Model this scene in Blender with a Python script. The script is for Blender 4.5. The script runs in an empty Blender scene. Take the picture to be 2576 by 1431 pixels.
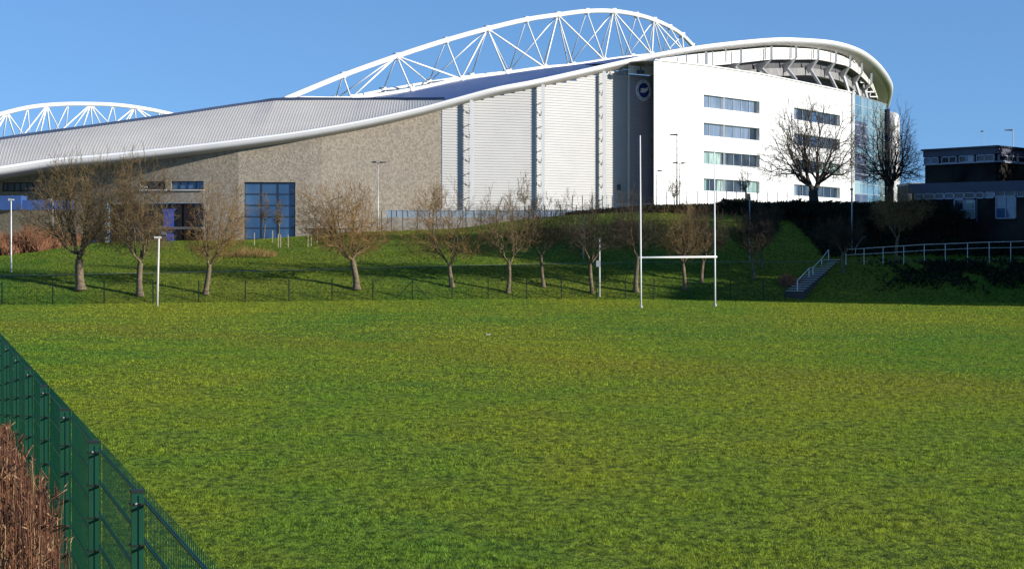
import bpy, math, random
import numpy as np
from mathutils import Vector

S = bpy.context.scene
COL = S.collection
R = math.radians
rng = np.random.default_rng(7)
random.seed(7)

# ------------------------------------------------------------ camera, sky, sun
HC, F, HY = 3.65, 4870.0, 622.0        # eye height, focal length (in 2576 px), horizon row
cam = bpy.data.cameras.new('camera'); camo = bpy.data.objects.new('camera', cam); COL.objects.link(camo)
camo.location = (0, 0, HC); camo.rotation_euler = (R(90), 0, 0)
cam.sensor_width = 36; cam.lens = F / 2576 * 36
cam.shift_y = -(715.5 - HY) / 2576
cam.clip_start = 0.1; cam.clip_end = 8000
S.camera = camo
SUN_AZ, SUN_EL = 20.5, 17.0            # degrees towards the camera from +X
sdir = Vector((math.cos(R(SUN_EL)) * math.cos(R(SUN_AZ)), -math.cos(R(SUN_EL)) * math.sin(R(SUN_AZ)), math.sin(R(SUN_EL))))
sl = bpy.data.lights.new('sun', 'SUN'); sl.energy = 5.0; sl.angle = R(0.5); sl.color = (1.0, 0.93, 0.82)
so = bpy.data.objects.new('sun', sl); COL.objects.link(so); so.rotation_euler = sdir.to_track_quat('Z', 'Y').to_euler()
W = bpy.data.worlds.new('World'); S.world = W; W.use_nodes = True
nt = W.node_tree; nt.nodes.clear()
wo = nt.nodes.new('ShaderNodeOutputWorld'); bg = nt.nodes.new('ShaderNodeBackground')
sky = nt.nodes.new('ShaderNodeTexSky'); sky.sky_type = 'NISHITA'; sky.sun_disc = False
sky.sun_elevation = R(SUN_EL); sky.sun_rotation = R(90 + SUN_AZ)
sky.air_density = 1.0; sky.dust_density = 0.12; sky.ozone_density = 5.6; sky.altitude = 50
tcn = nt.nodes.new('ShaderNodeTexCoord'); mp = nt.nodes.new('ShaderNodeVectorMath'); mp.operation = 'ADD'; mp.inputs[1].default_value = (0, 0, 0.15)
nt.links.new(tcn.outputs['Generated'], mp.inputs[0]); nt.links.new(mp.outputs[0], sky.inputs['Vector'])
bg.inputs['Strength'].default_value = 0.142
nt.links.new(sky.outputs[0], bg.inputs[0]); nt.links.new(bg.outputs[0], wo.inputs[0])
S.view_settings.view_transform = 'Standard'; S.view_settings.look = 'None'
S.view_settings.exposure = 0.45; S.view_settings.gamma = 1.0
S.cycles.max_bounces = 5; S.cycles.transparent_max_bounces = 6

# ------------------------------------------------------------ helpers
def X_(px, Y): return (px - 1288.0) / F * Y
def Z_(py, Y): return HC + (HY - py) / F * Y
def P(px, py, Y): return np.array((X_(px, Y), Y, Z_(py, Y)))

WL = {}
def link(o, parent, origin):
    COL.objects.link(o)
    if parent is not None:
        o.parent = parent; WL[o] = WL[parent]
    else:
        o.location = origin; WL[o] = np.array(origin, float)
def tag(o, label=None, cat=None, group=None, kind=None):
    if label: o['label'] = label
    if cat: o['category'] = cat
    if group: o['group'] = group
    if kind: o['kind'] = kind
    return o
def empty(name, loc, label, cat, group=None):
    o = bpy.data.objects.new(name, None); COL.objects.link(o); o.location = tuple(loc); WL[o] = np.array(loc, float)
    return tag(o, label, cat, group)

class MB:
    def __init__(s): s.v = []; s.f = []; s.uv = []; s.n = 0
    def add(s, verts, faces, uvs=None):
        verts = np.asarray(verts, float).reshape(-1, 3)
        s.v.append(verts)
        for f in faces: s.f.append([i + s.n for i in f])
        if uvs is None: s.uv.append(np.zeros((len(verts), 2)))
        else: s.uv.append(np.asarray(uvs, float))
        s.n += len(verts)
    def box(s, c, size, rz=0):
        x, y, z = [d / 2 for d in size]
        v = np.array([(a, b, d) for a in (-x, x) for b in (-y, y) for d in (-z, z)])
        ca, sa = math.cos(rz), math.sin(rz)
        v = np.stack([v[:, 0] * ca - v[:, 1] * sa, v[:, 0] * sa + v[:, 1] * ca, v[:, 2]], 1) + np.array(c)
        s.add(v, [(0, 1, 3, 2), (4, 6, 7, 5), (0, 4, 5, 1), (2, 3, 7, 6), (0, 2, 6, 4), (1, 5, 7, 3)])
    def box2(s, a, b):
        a = np.array(a, float); b = np.array(b, float); s.box((a + b) / 2, np.abs(b - a))
    def bar(s, a, b, w, h=None, up=(0, 0, 1)):
        a = np.array(a, float); b = np.array(b, float); h = h or w
        d = b - a; L = np.linalg.norm(d); d = d / max(L, 1e-9); up = np.array(up, float)
        if abs(d @ up) > .98: up = np.array((0, 1.0, 0))
        u = np.cross(d, up); u /= np.linalg.norm(u); t = np.cross(u, d)
        v = [p + u * w / 2 * i + t * h / 2 * j for p in (a, b) for i, j in ((-1, -1), (1, -1), (1, 1), (-1, 1))]
        s.add(v, [(3, 2, 1, 0), (4, 5, 6, 7), (0, 1, 5, 4), (1, 2, 6, 5), (2, 3, 7, 6), (3, 0, 4, 7)])
    def tube(s, pts, rad, n=8):
        pts = np.asarray(pts, float); m = len(pts)
        rad = np.broadcast_to(rad, (m,))
        tg = np.gradient(pts, axis=0) if m > 2 else np.repeat((pts[1:] - pts[:1]), m, 0)
        vs = []
        for i in range(m):
            d = tg[i] / np.linalg.norm(tg[i]); up = np.array((0, 0, 1.0)) if abs(d[2]) < .95 else np.array((0, 1.0, 0))
            u = np.cross(d, up); u /= np.linalg.norm(u); t = np.cross(u, d)
            for k in range(n):
                a = 2 * math.pi * k / n
                vs.append(pts[i] + rad[i] * (u * math.cos(a) + t * math.sin(a)))
        fs = [(i * n + k, i * n + (k + 1) % n, (i + 1) * n + (k + 1) % n, (i + 1) * n + k) for i in range(m - 1) for k in range(n)]
        fs += [tuple(range(n))[::-1], tuple((m - 1) * n + k for k in range(n))]
        s.add(vs, fs)
    def grid(s, rows, uvs=None):
        """rows: array (m, n, 3)"""
        rows = np.asarray(rows, float); m, n = rows.shape[:2]
        s.add(rows.reshape(-1, 3), [(i * n + j, i * n + j + 1, (i + 1) * n + j + 1, (i + 1) * n + j) for i in range(m - 1) for j in range(n - 1)],
              None if uvs is None else np.asarray(uvs).reshape(-1, 2))
    def prism(s, poly, off):
        poly = np.asarray(poly, float); n = len(poly); off = np.asarray(off, float)
        s.add(np.vstack([poly, poly + off]), [tuple(range(n)), tuple(range(2 * n - 1, n - 1, -1))] + [((k + 1) % n, k, k + n, (k + 1) % n + n) for k in range(n)])
    def build(s, name, mat, parent=None, origin=None, smooth=False):
        me = bpy.data.meshes.new(name); o = bpy.data.objects.new(name, me)
        V = np.vstack(s.v)
        if parent is None and origin is None:
            origin = (float(V[:, 0].mean()), float(V[:, 1].mean()), float(V[:, 2].min()))
        link(o, parent, origin)
        V = V - WL[o]
        me.from_pydata(V.tolist(), [], s.f)
        uvl = me.uv_layers.new(name='UVMap'); UV = np.vstack(s.uv)
        li = np.zeros(len(me.loops), int); me.loops.foreach_get('vertex_index', li)
        uvl.data.foreach_set('uv', UV[li].ravel())
        if smooth: me.polygons.foreach_set('use_smooth', [True] * len(me.polygons))
        me.materials.append(mat); me.update()
        return o

def tri_mesh(name, V, nper, mat, parent=None, origin=(0, 0, 0), faces=None):
    """fast mesh: V (N,nper,3) separate polygons, or V (M,3) with faces (K,k)"""
    me = bpy.data.meshes.new(name); o = bpy.data.objects.new(name, me); link(o, parent, origin)
    V = np.asarray(V, dtype=np.float32)
    if faces is None:
        nf = len(V); V = V.reshape(-1, 3); faces = np.arange(nf * nper).reshape(nf, nper)
    V = V - WL[o].astype(np.float32)
    nf, k = faces.shape
    me.vertices.add(len(V)); me.vertices.foreach_set('co', V.ravel())
    me.loops.add(nf * k); me.loops.foreach_set('vertex_index', faces.astype(np.int32).ravel())
    me.polygons.add(nf); me.polygons.foreach_set('loop_start', np.arange(0, nf * k, k, dtype=np.int32))
    me.update(calc_edges=True); me.validate()
    me.materials.append(mat)
    return o

# ------------------------------------------------------------ materials
def nodes(name):
    m = bpy.data.materials.new(name); m.use_nodes = True
    t = m.node_tree; b = t.nodes['Principled BSDF']
    return m, t, b
def L(t, a, b): t.links.new(a, b)
def noise(t, scale, detail=3, rough=.5, vec=None, mapscale=None, coord='Object', dist=0):
    n = t.nodes.new('ShaderNodeTexNoise'); n.inputs['Scale'].default_value = scale; n.inputs['Detail'].default_value = detail
    n.inputs['Roughness'].default_value = rough; n.inputs['Distortion'].default_value = dist
    if coord == 'World':
        tc = t.nodes.new('ShaderNodeNewGeometry'); out = tc.outputs['Position']
    else:
        tc = t.nodes.new('ShaderNodeTexCoord'); out = tc.outputs[coord]
    if mapscale:
        mpn = t.nodes.new('ShaderNodeMapping'); mpn.inputs['Scale'].default_value = mapscale
        L(t, out, mpn.inputs[0]); out = mpn.outputs[0]
    L(t, out, n.inputs['Vector'])
    return n.outputs['Fac']
def ramp(t, fac, stops):
    r = t.nodes.new('ShaderNodeValToRGB'); e = r.color_ramp.elements
    while len(e) < len(stops): e.new(0.5)
    for i, (p, c) in enumerate(stops):
        e[i].position = p; e[i].color = (*c, 1)
    L(t, fac, r.inputs[0]); return r.outputs[0]
def mix(t, fac, a, b, mode='MIX'):
    m = t.nodes.new('ShaderNodeMix'); m.data_type = 'RGBA'; m.blend_type = mode
    if isinstance(fac, (int, float)): m.inputs[0].default_value = fac
    else: L(t, fac, m.inputs[0])
    for i, v in ((6, a), (7, b)):
        if isinstance(v, tuple): m.inputs[i].default_value = (*v, 1)
        else: L(t, v, m.inputs[i])
    return m.outputs[2]
def bump(t, b, h, strength, dist):
    n = t.nodes.new('ShaderNodeBump'); n.inputs['Strength'].default_value = strength; n.inputs['Distance'].default_value = dist
    L(t, h, n.inputs['Height']); L(t, n.outputs[0], b.inputs['Normal'])
def plain(name, col, rough=.6, metal=0, var=.15, scale=.8, spec=.5):
    m, t, b = nodes(name)
    f = noise(t, scale, 4, .6, coord='World')
    c = tuple(x * (1 - var) for x in col); d = tuple(min(1, x * (1 + var)) for x in col)
    L(t, ramp(t, f, [(.3, c), (.7, d)]), b.inputs['Base Color'])
    b.inputs['Roughness'].default_value = rough; b.inputs['Metallic'].default_value = metal
    b.inputs['Specular IOR Level'].default_value = spec
    return m

def grass_color(t, base, yellow, dark, scale=1.0, band=False):
    big = noise(t, .05 * scale, 4, .6, coord='World', mapscale=(1.3, .45, 1))
    med = noise(t, .45, 4, .65, coord='World', mapscale=(1, .55, 1))
    fine = noise(t, 5.5, 4, .75, coord='World', mapscale=(1, .6, 1))
    c1 = ramp(t, big, [(.40, base), (.60, yellow)])
    m1 = ramp(t, med, [(.38, (0, 0, 0)), (.68, (1, 1, 1))])
    c2 = mix(t, m1, c1, mix(t, .55, c1, yellow))
    if band:
        g = t.nodes.new('ShaderNodeNewGeometry'); dp = t.nodes.new('ShaderNodeVectorMath'); dp.operation = 'DOT_PRODUCT'; dp.inputs[1].default_value = (.767, .644, 0)
        L(t, g.outputs['Position'], dp.inputs[0]); m_ = t.nodes.new('ShaderNodeMath'); m_.operation = 'SUBTRACT'; m_.inputs[1].default_value = 41.4; L(t, dp.outputs['Value'], m_.inputs[0])
        w_ = noise(t, .12, 3, .6, coord='World'); a_ = t.nodes.new('ShaderNodeMath'); a_.operation = 'MULTIPLY_ADD'; a_.inputs[1].default_value = 14; L(t, w_, a_.inputs[0]); L(t, m_.outputs[0], a_.inputs[2])
        s_ = t.nodes.new('ShaderNodeMath'); s_.operation = 'SUBTRACT'; s_.inputs[1].default_value = 7; L(t, a_.outputs[0], s_.inputs[0])
        b_ = t.nodes.new('ShaderNodeMath'); b_.operation = 'ABSOLUTE'; L(t, s_.outputs[0], b_.inputs[0]); q_ = t.nodes.new('ShaderNodeMath'); q_.operation = 'DIVIDE'; q_.inputs[1].default_value = 6; L(t, b_.outputs[0], q_.inputs[0])
        c2 = mix(t, ramp(t, q_.outputs[0], [(.1, (.38, .38, .38)), (.8, (0, 0, 0))]), c2, (.34, .29, .03))
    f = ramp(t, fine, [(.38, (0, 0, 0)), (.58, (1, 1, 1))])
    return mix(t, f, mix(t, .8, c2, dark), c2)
def mat_ground(name, base, yellow, dark, bs=.8, band=False):
    m, t, b = nodes(name)
    L(t, grass_color(t, base, yellow, dark, 1.0, band), b.inputs['Base Color'])
    b.inputs['Roughness'].default_value = .95; b.inputs['Specular IOR Level'].default_value = .1
    h = noise(t, 2.2, 5, .75, coord='World'); bump(t, b, h, bs, .16)
    return m
def mat_blade(name, base, yellow, dark, band=False):
    m, t, b = nodes(name)
    c = grass_color(t, base, yellow, dark, 1.0, band)
    L(t, c, b.inputs['Base Color']); b.inputs['Roughness'].default_value = .7; b.inputs['Specular IOR Level'].default_value = .15
    tr = t.nodes.new('ShaderNodeBsdfTranslucent'); L(t, c, tr.inputs[0])
    mx = t.nodes.new('ShaderNodeMixShader'); mx.inputs[0].default_value = .35
    L(t, b.outputs[0], mx.inputs[1]); L(t, tr.outputs[0], mx.inputs[2])
    L(t, mx.outputs[0], t.nodes['Material Output'].inputs[0]); return m

M = {}
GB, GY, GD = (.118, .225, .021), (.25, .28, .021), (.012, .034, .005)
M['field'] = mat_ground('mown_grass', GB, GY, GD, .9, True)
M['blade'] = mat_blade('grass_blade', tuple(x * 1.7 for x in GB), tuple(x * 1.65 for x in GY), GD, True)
M['bank'] = mat_ground('bank_grass', (.085, .19, .018), (.20, .235, .022), (.015, .035, .007), 1.0)
M['bankblade'] = mat_blade('bank_blade', (.13, .27, .026), (.26, .31, .03), (.025, .06, .01))

# stone wall: rough buff blocks
m, t, b = nodes('rough_buff_stone')
vo = t.nodes.new('ShaderNodeTexVoronoi'); vo.inputs['Scale'].default_value = 6.5
tc = t.nodes.new('ShaderNodeTexCoord'); mpn = t.nodes.new('ShaderNodeMapping'); mpn.inputs['Scale'].default_value = (1.0, 1.0, .7)
L(t, tc.outputs['Object'], mpn.inputs[0]); L(t, mpn.outputs[0], vo.inputs['Vector'])
big = noise(t, .12, 3, .5)
sep = t.nodes.new('ShaderNodeSeparateColor'); L(t, vo.outputs['Color'], sep.inputs[0])
c1 = ramp(t, sep.outputs[0], [(0, (.205, .17, .13)), (.5, (.29, .248, .19)), (1, (.375, .325, .25))])
c2 = mix(t, ramp(t, big, [(.35, (0, 0, 0)), (.65, (1, 1, 1))]), c1, mix(t, .3, c1, (.25, .23, .20)))
L(t, c2, b.inputs['Base Color']); b.inputs['Roughness'].default_value = .9
nn = noise(t, 7.5, 3, .6, mapscale=(1.2, 1, .8)); bump(t, b, nn, .35, .1); M['stone'] = m

def mat_panels(name, col, u, v, seam, rough=.45, w=.03):
    m, t, b = nodes(name)
    br = t.nodes.new('ShaderNodeTexBrick'); br.offset = 0; br.inputs['Scale'].default_value = 1
    br.inputs['Brick Width'].default_value = u; br.inputs['Row Height'].default_value = v; br.inputs['Mortar Size'].default_value = w
    br.inputs['Mortar Smooth'].default_value = .2
    br.inputs['Color1'].default_value = (*col, 1); br.inputs['Color2'].default_value = (*[c * .95 for c in col], 1); br.inputs['Mortar'].default_value = (*seam, 1)
    uv = t.nodes.new('ShaderNodeTexCoord'); L(t, uv.outputs['UV'], br.inputs['Vector'])
    n = noise(t, .25, 4, .6); c = mix(t, ramp(t, n, [(.35, (0, 0, 0)), (.7, (1, 1, 1))]), br.outputs[0], mix(t, .12, br.outputs[0], (.35, .34, .3)))
    L(t, c, b.inputs['Base Color']); b.inputs['Roughness'].default_value = rough; b.inputs['Specular IOR Level'].default_value = .08 if 'brick' in name else .5; return m
M['white_panel'] = mat_panels('white_panel', (.86, .86, .85), 3.0, .92, (.42, .42, .42), .45, .04)
M['metal_wall'] = plain('ribbed_pale_metal', (.39, .39, .385), .5, 0, .05, .3)
M['roof'] = plain('standing_seam_pale_roof', (.70, .65, .56), .5, 0, .07, .15)
M['roof_sky_tint'] = plain('sky_tinted_roof', (.04, .085, .27), .35, 0, .12, .08)  # blue of the reflected sky put into the base colour
M['gutter'] = plain('dark_blue_grey_gutter', (.05, .07, .13), .4)
M['white_steel'] = plain('white_painted_steel', (.82, .82, .80), .4, 0, .04)
M['fascia'] = plain('off_white_fascia', (.52, .52, .52), .4, 0, .05, .3)
M['soffit'] = plain('grey_soffit', (.40, .37, .34), .5, 0, .08, .3)
M['grey_steel'] = plain('grey_galvanised_steel', (.45, .46, .47), .45, .3, .12)
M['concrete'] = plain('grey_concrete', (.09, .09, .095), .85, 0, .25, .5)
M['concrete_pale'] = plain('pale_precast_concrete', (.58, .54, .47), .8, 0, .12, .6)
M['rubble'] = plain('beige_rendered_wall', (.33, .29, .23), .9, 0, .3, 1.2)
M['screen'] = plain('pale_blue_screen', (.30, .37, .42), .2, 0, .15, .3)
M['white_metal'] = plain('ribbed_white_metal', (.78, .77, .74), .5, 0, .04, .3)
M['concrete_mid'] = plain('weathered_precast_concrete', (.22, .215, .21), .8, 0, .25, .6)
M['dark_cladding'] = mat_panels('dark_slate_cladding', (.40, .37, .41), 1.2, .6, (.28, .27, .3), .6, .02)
M['mullion'] = plain('dark_window_frame', (.02, .03, .05), .4)
M['frame_grey'] = plain('grey_window_frame', (.45, .48, .5), .4)
def mat_glass(name, base, rough=.05, var=None, scale=.5):
    m, t, b = nodes(name)
    n = noise(t, scale, 2, .5, mapscale=(1, 1, .35))
    L(t, ramp(t, n, [(.4, base), (.62, var or tuple(x * 2.2 for x in base))]), b.inputs['Base Color'])
    b.inputs['Roughness'].default_value = rough; b.inputs['Specular IOR Level'].default_value = .35 if 'dark' in name else .7; b.inputs['IOR'].default_value = 1.5
    return m
M['glass_dark'] = mat_glass('dark_window_glass', (.012, .015, .022), .04, (.05, .065, .075))
M['glass_blue'] = mat_glass('blue_window_glass', (.02, .055, .13), .06, (.06, .13, .24), .25)
M['glass_pale'] = mat_glass('window_glass_with_pale_blinds', (.11, .15, .21), .08, (.17, .215, .28), .6)
M['glass_green'] = mat_glass('window_glass_with_green_blinds', (.16, .24, .22), .08, (.36, .48, .42), 1.2)
M['curtain'] = mat_glass('pale_green_curtain_glass', (.26, .37, .36), .1, (.09, .18, .25), .16)
M['curtain_dark'] = mat_glass('brown_curtain_glass', (.045, .032, .04), .06, (.09, .07, .08), .4)
M['blue_banner'] = plain('bright_blue_banner', (.02, .07, .42), .5)
M['blue_wall'] = plain('dull_blue_panel', (.04, .09, .25), .5)
M['wood'] = plain('brown_timber_cladding', (.16, .08, .05), .7, 0, .3, 2)
M['emblem_blue'] = plain('emblem_blue', (.01, .03, .22), .4, 0, .03)
M['emblem_white'] = plain('emblem_white', (.88, .88, .9), .4, 0, .03)
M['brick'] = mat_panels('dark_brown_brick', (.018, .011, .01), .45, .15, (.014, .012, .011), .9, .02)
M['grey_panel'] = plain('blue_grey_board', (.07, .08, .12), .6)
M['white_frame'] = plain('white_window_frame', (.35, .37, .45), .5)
M['bark'] = plain('grey_brown_bark', (.16, .125, .082), .95, 0, .45, 6, .1)
M['bark_dark'] = plain('dark_bark', (.075, .06, .05), .95, 0, .4, 6, .1)
M['twig'] = plain('brown_twigs', (.17, .12, .06), .9, 0, .45, 1.2, .1)
M['twig_red'] = plain('red_brown_twigs', (.25, .155, .065), .9, 0, .45, 1.2, .1)
M['twig_dark'] = plain('dark_twigs', (.075, .058, .042), .9, 0, .4, 1.2, .1)
M['scrub'] = plain('rusty_scrub', (.26, .13, .075), .9, 0, .5, 1.5, .1)
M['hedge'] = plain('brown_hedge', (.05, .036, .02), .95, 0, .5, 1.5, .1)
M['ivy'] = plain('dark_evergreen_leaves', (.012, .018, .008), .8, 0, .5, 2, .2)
M['green_fence'] = plain('dark_green_coated_steel', (.004, .055, .03), .38, 0, .15, 4)
M['dark_green'] = plain('very_dark_green_steel', (.005, .012, .008), .5)
M['black_post'] = plain('dark_grey_post', (.07, .07, .07), .6)
M['galv'] = plain('pale_galvanised_steel', (.5, .52, .52), .4, .2, .1)
M['path'] = plain('pale_asphalt_path', (.26, .25, .24), .9, 0, .2, 1)
M['plaza'] = plain('grey_paving', (.2, .2, .19), .9, 0, .2, 1)
M['step'] = plain('concrete_step', (.07, .065, .06), .9, 0, .2, 2)
M['stake'] = plain('pale_timber_stake', (.5, .42, .28), .8)
M['white_plastic'] = plain('white_paint', (.78, .78, .76), .45, 0, .05)
m, t, b = nodes('dead_weed'); f = noise(t, 9, 3, .8, coord='World', mapscale=(1.6, 1.6, .45))
L(t, ramp(t, f, [(.36, (.012, .006, .004)), (.47, (.085, .03, .016)), (.56, (.19, .085, .04)), (.68, (.46, .33, .17))]), b.inputs['Base Color']); b.inputs['Roughness'].default_value = .95; M['weed'] = m

# ------------------------------------------------------------ terrain
def edgeY(X): return np.interp(X, [-60, -32, -3, 6, 34, 80], [113, 122, 131, 133, 133, 133])
def edgeZ(X): return np.interp(X, [-60, -32, -3, 14, 34, 80], [-.02, 0, .12, .02, -.16, -.2])
def pathY(X): return edgeY(X) + 7.2
PATHZ = ([-60, -32, -17, -4, 9, 24, 34, 45], [1.55, 1.75, 2.0, 2.3, 2.52, 2.60, 2.70, 3.1])
def pathZ(X): return np.interp(X, *PATHZ)
CREST_PX = [-500, 0, 120, 300, 640, 900, 1150, 1300, 1450, 1640, 1900, 2250, 2330, 2600, 3200]
CREST_PY = [650, 645, 632, 610, 605, 586, 577, 556, 540, 524, 519, 522, 580, 592, 592]
CREST_X = [X_(p, 165) for p in CREST_PX]; CREST_Z = [Z_(y, 165) for y in CREST_PY]
def crestZ(X): return np.interp(X, CREST_X, CREST_Z)
FT = math.tan(math.radians(17.0))      # near fence line direction
def ground_z(X, Y):
    X = np.asarray(X, float); Y = np.asarray(Y, float)
    eY, eZ, pY, pZ, cZ = edgeY(X), edgeZ(X), pathY(X), pathZ(X), crestZ(X)
    z = np.where(Y <= eY, eZ * np.clip((Y - 60) / (eY - 60), 0, 1), 0)
    t = np.clip((Y - eY) / (pY - eY), 0, 1)
    z = np.where((Y > eY) & (Y <= pY), eZ + (pZ - eZ) * (t * .82 + .18 * np.sin(t * np.pi / 2)), z)
    z = np.where((Y > pY) & (Y <= pY + 2.2), pZ, z)
    t = np.clip((Y - pY - 2.2) / (165 - pY - 2.2), 0, 1)
    z = np.where(Y > pY + 2.2, pZ + (cZ - pZ) * np.sin(t * np.pi / 2) ** .9, z)
    # bank the photographer stands on, left of the near fence
    K = X + FT * Y
    near = np.clip((1.0 - K) / 1.3, 0, 1); near = near * near * (3 - 2 * near)
    z = z + near * 1.75 * np.clip((100 - Y) / 30, 0, 1)
    return z
def lumps(X, Y, amp):
    z = 0
    for k, (w, a) in enumerate(((.9, .5), (.45, .3), (1.9, .7), (4.3, 1.0))):
        th = k * 1.3 + .4
        z = z + a * np.sin(X * math.cos(th) * 6.28 / w + 2 * np.sin(Y * .9 / w + k)) * np.sin(Y * 6.28 / (w * 1.15) + 2 * np.sin(X * .8 / w + 2 * k))
    return z * amp

def sheet(name, xs, ys, fn, mat, origin=(0, 0, 0)):
    XX, YY = np.meshgrid(xs, ys)
    ZZ = fn(XX, YY); V = np.stack([XX, YY, ZZ], -1).reshape(-1, 3)
    m_, n_ = XX.shape; idx = np.arange(m_ * n_).reshape(m_, n_)
    fc = np.stack([idx[:-1, :-1], idx[:-1, 1:], idx[1:, 1:], idx[1:, :-1]], -1).reshape(-1, 4)
    o = tri_mesh(name, V, 4, mat, None, origin, fc)
    o.data.polygons.foreach_set('use_smooth', [True] * len(o.data.polygons))
    return o
def ax(parts):
    out = []
    for a, b, st in parts: out.append(np.arange(a, b, st))
    return np.concatenate(out + [np.array([parts[-1][1]])])
# playing field : near part is finely lumpy
def f_field(X, Y):
    return ground_z(X, Y) + lumps(X, Y, .016) * np.clip((170 - Y) / 60, 0, 1) * (Y > 15)
xs = ax([(-3000, -100, 400), (-100, -40, 6), (-40, 45, .35), (45, 100, 6), (100, 3000, 400)])
yrel = ax([(-200, 12, 12), (12, 80, .3), (80, 133, .8)])
XX, YY = np.meshgrid(xs, yrel)
YY = np.where(YY > 100, 100 + (YY - 100) / 33 * (edgeY(XX) - 100), YY)
idx = np.arange(XX.size).reshape(XX.shape)
fc = np.stack([idx[:-1, :-1], idx[:-1, 1:], idx[1:, 1:], idx[1:, :-1]], -1).reshape(-1, 4)
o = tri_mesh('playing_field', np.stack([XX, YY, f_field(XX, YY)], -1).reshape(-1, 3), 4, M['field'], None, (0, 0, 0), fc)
o.data.polygons.foreach_set('use_smooth', [True] * len(o.data.polygons))
tag(o, 'mown green and yellowish playing field filling the lower part of the view', None, None, 'structure')
# bank
xs = ax([(-3000, -100, 400), (-100, -45, 5), (-45, 60, .6), (60, 100, 6), (100, 3000, 400)])
ts = np.concatenate([[-.8, -.4], np.linspace(0, 7.2, 16), np.linspace(7.21, 9.4, 4), np.linspace(9.8, 34, 46)])
XX, TT = np.meshgrid(xs, ts); YY = edgeY(XX) + TT
ZZ = ground_z(XX, YY) - .06 * (TT < -.01) + lumps(XX, YY, .03) * ((TT > .5) & ((TT < 6.9) | (TT > 9.7)))
r2 = []
for yy in (175, 200, 260, 500, 1500, 6000):
    r2.append(np.stack([xs, np.full_like(xs, yy), crestZ(xs) - (.3 if yy > 170 else 0) - (0 if yy < 400 else 3)], -1))
V = np.concatenate([np.stack([XX, YY, ZZ], -1), np.array(r2)], 0)
idx = np.arange(V.shape[0] * V.shape[1]).reshape(V.shape[:2])
fc = np.stack([idx[:-1, :-1], idx[:-1, 1:], idx[1:, 1:], idx[1:, :-1]], -1).reshape(-1, 4)
o = tri_mesh('grass_bank', V.reshape(-1, 3), 4, M['bank'], None, (0, 0, 0), fc)
o.data.polygons.foreach_set('use_smooth', [True] * len(o.data.polygons))
tag(o, 'rough green grass bank rising behind the playing field to the stadium', None, None, 'structure')
# path along the bank
mb = MB(); px_ = np.arange(-70, 23.6, 1.0)
mb.grid(np.array([[(x, pathY(x) + d, pathZ(x) + .03) for x in px_] for d in (.1, 1.1, 2.1)]))
tag(mb.build('path', M['path'], None, (0, 140, 2)), 'narrow pale path running across the grass bank behind the trees', None, None, 'structure')
mb = MB(); px2 = np.arange(24.6, 60, 1.0)
mb.grid(np.array([[(x, pathY(x) + d, pathZ(x) + .03) for x in px2] for d in (.1, 1.1, 2.1)]))
tag(mb.build('path', M['path'], None, (30, 140, 2)), 'shaded path behind the white handrail on the right', None, None, 'structure')
mb = MB(); mb.grid(np.array([[(x, y, float(crestZ(x)) - .28) for x in np.arange(-80, 90, 5.)] for y in (178, 229)]))
tag(mb.build('forecourt', M['plaza'], None, (0, 200, 5)), 'paved forecourt between the top of the bank and the stadium', None, None, 'structure')

# ---- grass blades
def blades(name, N_bands, mat, label, area='field'):
    Vs = []
    for (y0, y1, dens, w, h) in N_bands:
        A = .2645 * (y1 ** 2 - y0 ** 2) * 1.28
        n = int(A * dens)
        y = np.sqrt(rng.uniform(y0 ** 2, y1 ** 2, n)); x = rng.uniform(-.5, .5, n) * y * .529 * 1.28
        if area == 'field':
            cl = np.sin(x * 5.1 + 2 * np.sin(y * 2.3)) * np.sin(y * 4.3 + 2 * np.sin(x * 1.9))
            keep = (x + FT * y > 1.3) & (y < edgeY(x) - .1) & (cl + rng.normal(0, .8, n) > -.6)
        else:
            e = edgeY(x)
            keep = (y > e + .1) & ~((y > e + 6.9) & (y < e + 9.7)) & (x > -45) & (y < 168)
        x, y = x[keep], y[keep]; n = len(x)
        z = (f_field(x, y) if area == 'field' else ground_z(x, y)) - .005
        a = rng.uniform(0, 2 * np.pi, n); ww = w * rng.uniform(.6, 1.4, n); hh = h * rng.uniform(.4, 1.5, n) * (.8 + .35 * np.sin(x * 1.7) * np.sin(y * 1.3))
        le = rng.uniform(.1, 1.1, n) * hh; la = rng.uniform(0, 2 * np.pi, n)
        b = np.stack([x, y, z], 1); d = np.stack([np.cos(a), np.sin(a), 0 * a], 1) * ww[:, None] / 2
        tp = b + np.stack([np.cos(la) * le, np.sin(la) * le, hh], 1)
        Vs.append(np.stack([b - d, b + d, tp], 1))
    o = tri_mesh(name, np.concatenate(Vs), 3, mat)
    return tag(o, label, 'grass', None, 'stuff')
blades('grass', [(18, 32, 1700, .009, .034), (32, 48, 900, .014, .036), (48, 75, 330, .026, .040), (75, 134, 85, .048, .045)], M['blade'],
       'short green grass blades covering the playing field')
blades('grass', [(118, 170, 70, .05, .09)], M['bankblade'], 'longer rough grass growing on the bank', 'bank')
# tufts under the near fence bank
n = 30000; y = rng.uniform(3, 40, n); K = rng.uniform(-1.5, 1.35, n); x = K - FT * y; z = ground_z(x, y)
a = rng.uniform(0, 6.28, n); hh = rng.uniform(.06, .22, n); b_ = np.stack([x, y, z - .01], 1); d = np.stack([np.cos(a), np.sin(a), 0 * a], 1) * .006
tp = b_ + np.stack([rng.normal(0, .05, n), rng.normal(0, .05, n), hh], 1)
tag(tri_mesh('grass', np.stack([b_ - d, b_ + d, tp], 1), 3, M['blade']), 'rough grass on the near bank behind the green fence', 'grass', None, 'stuff')

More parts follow.
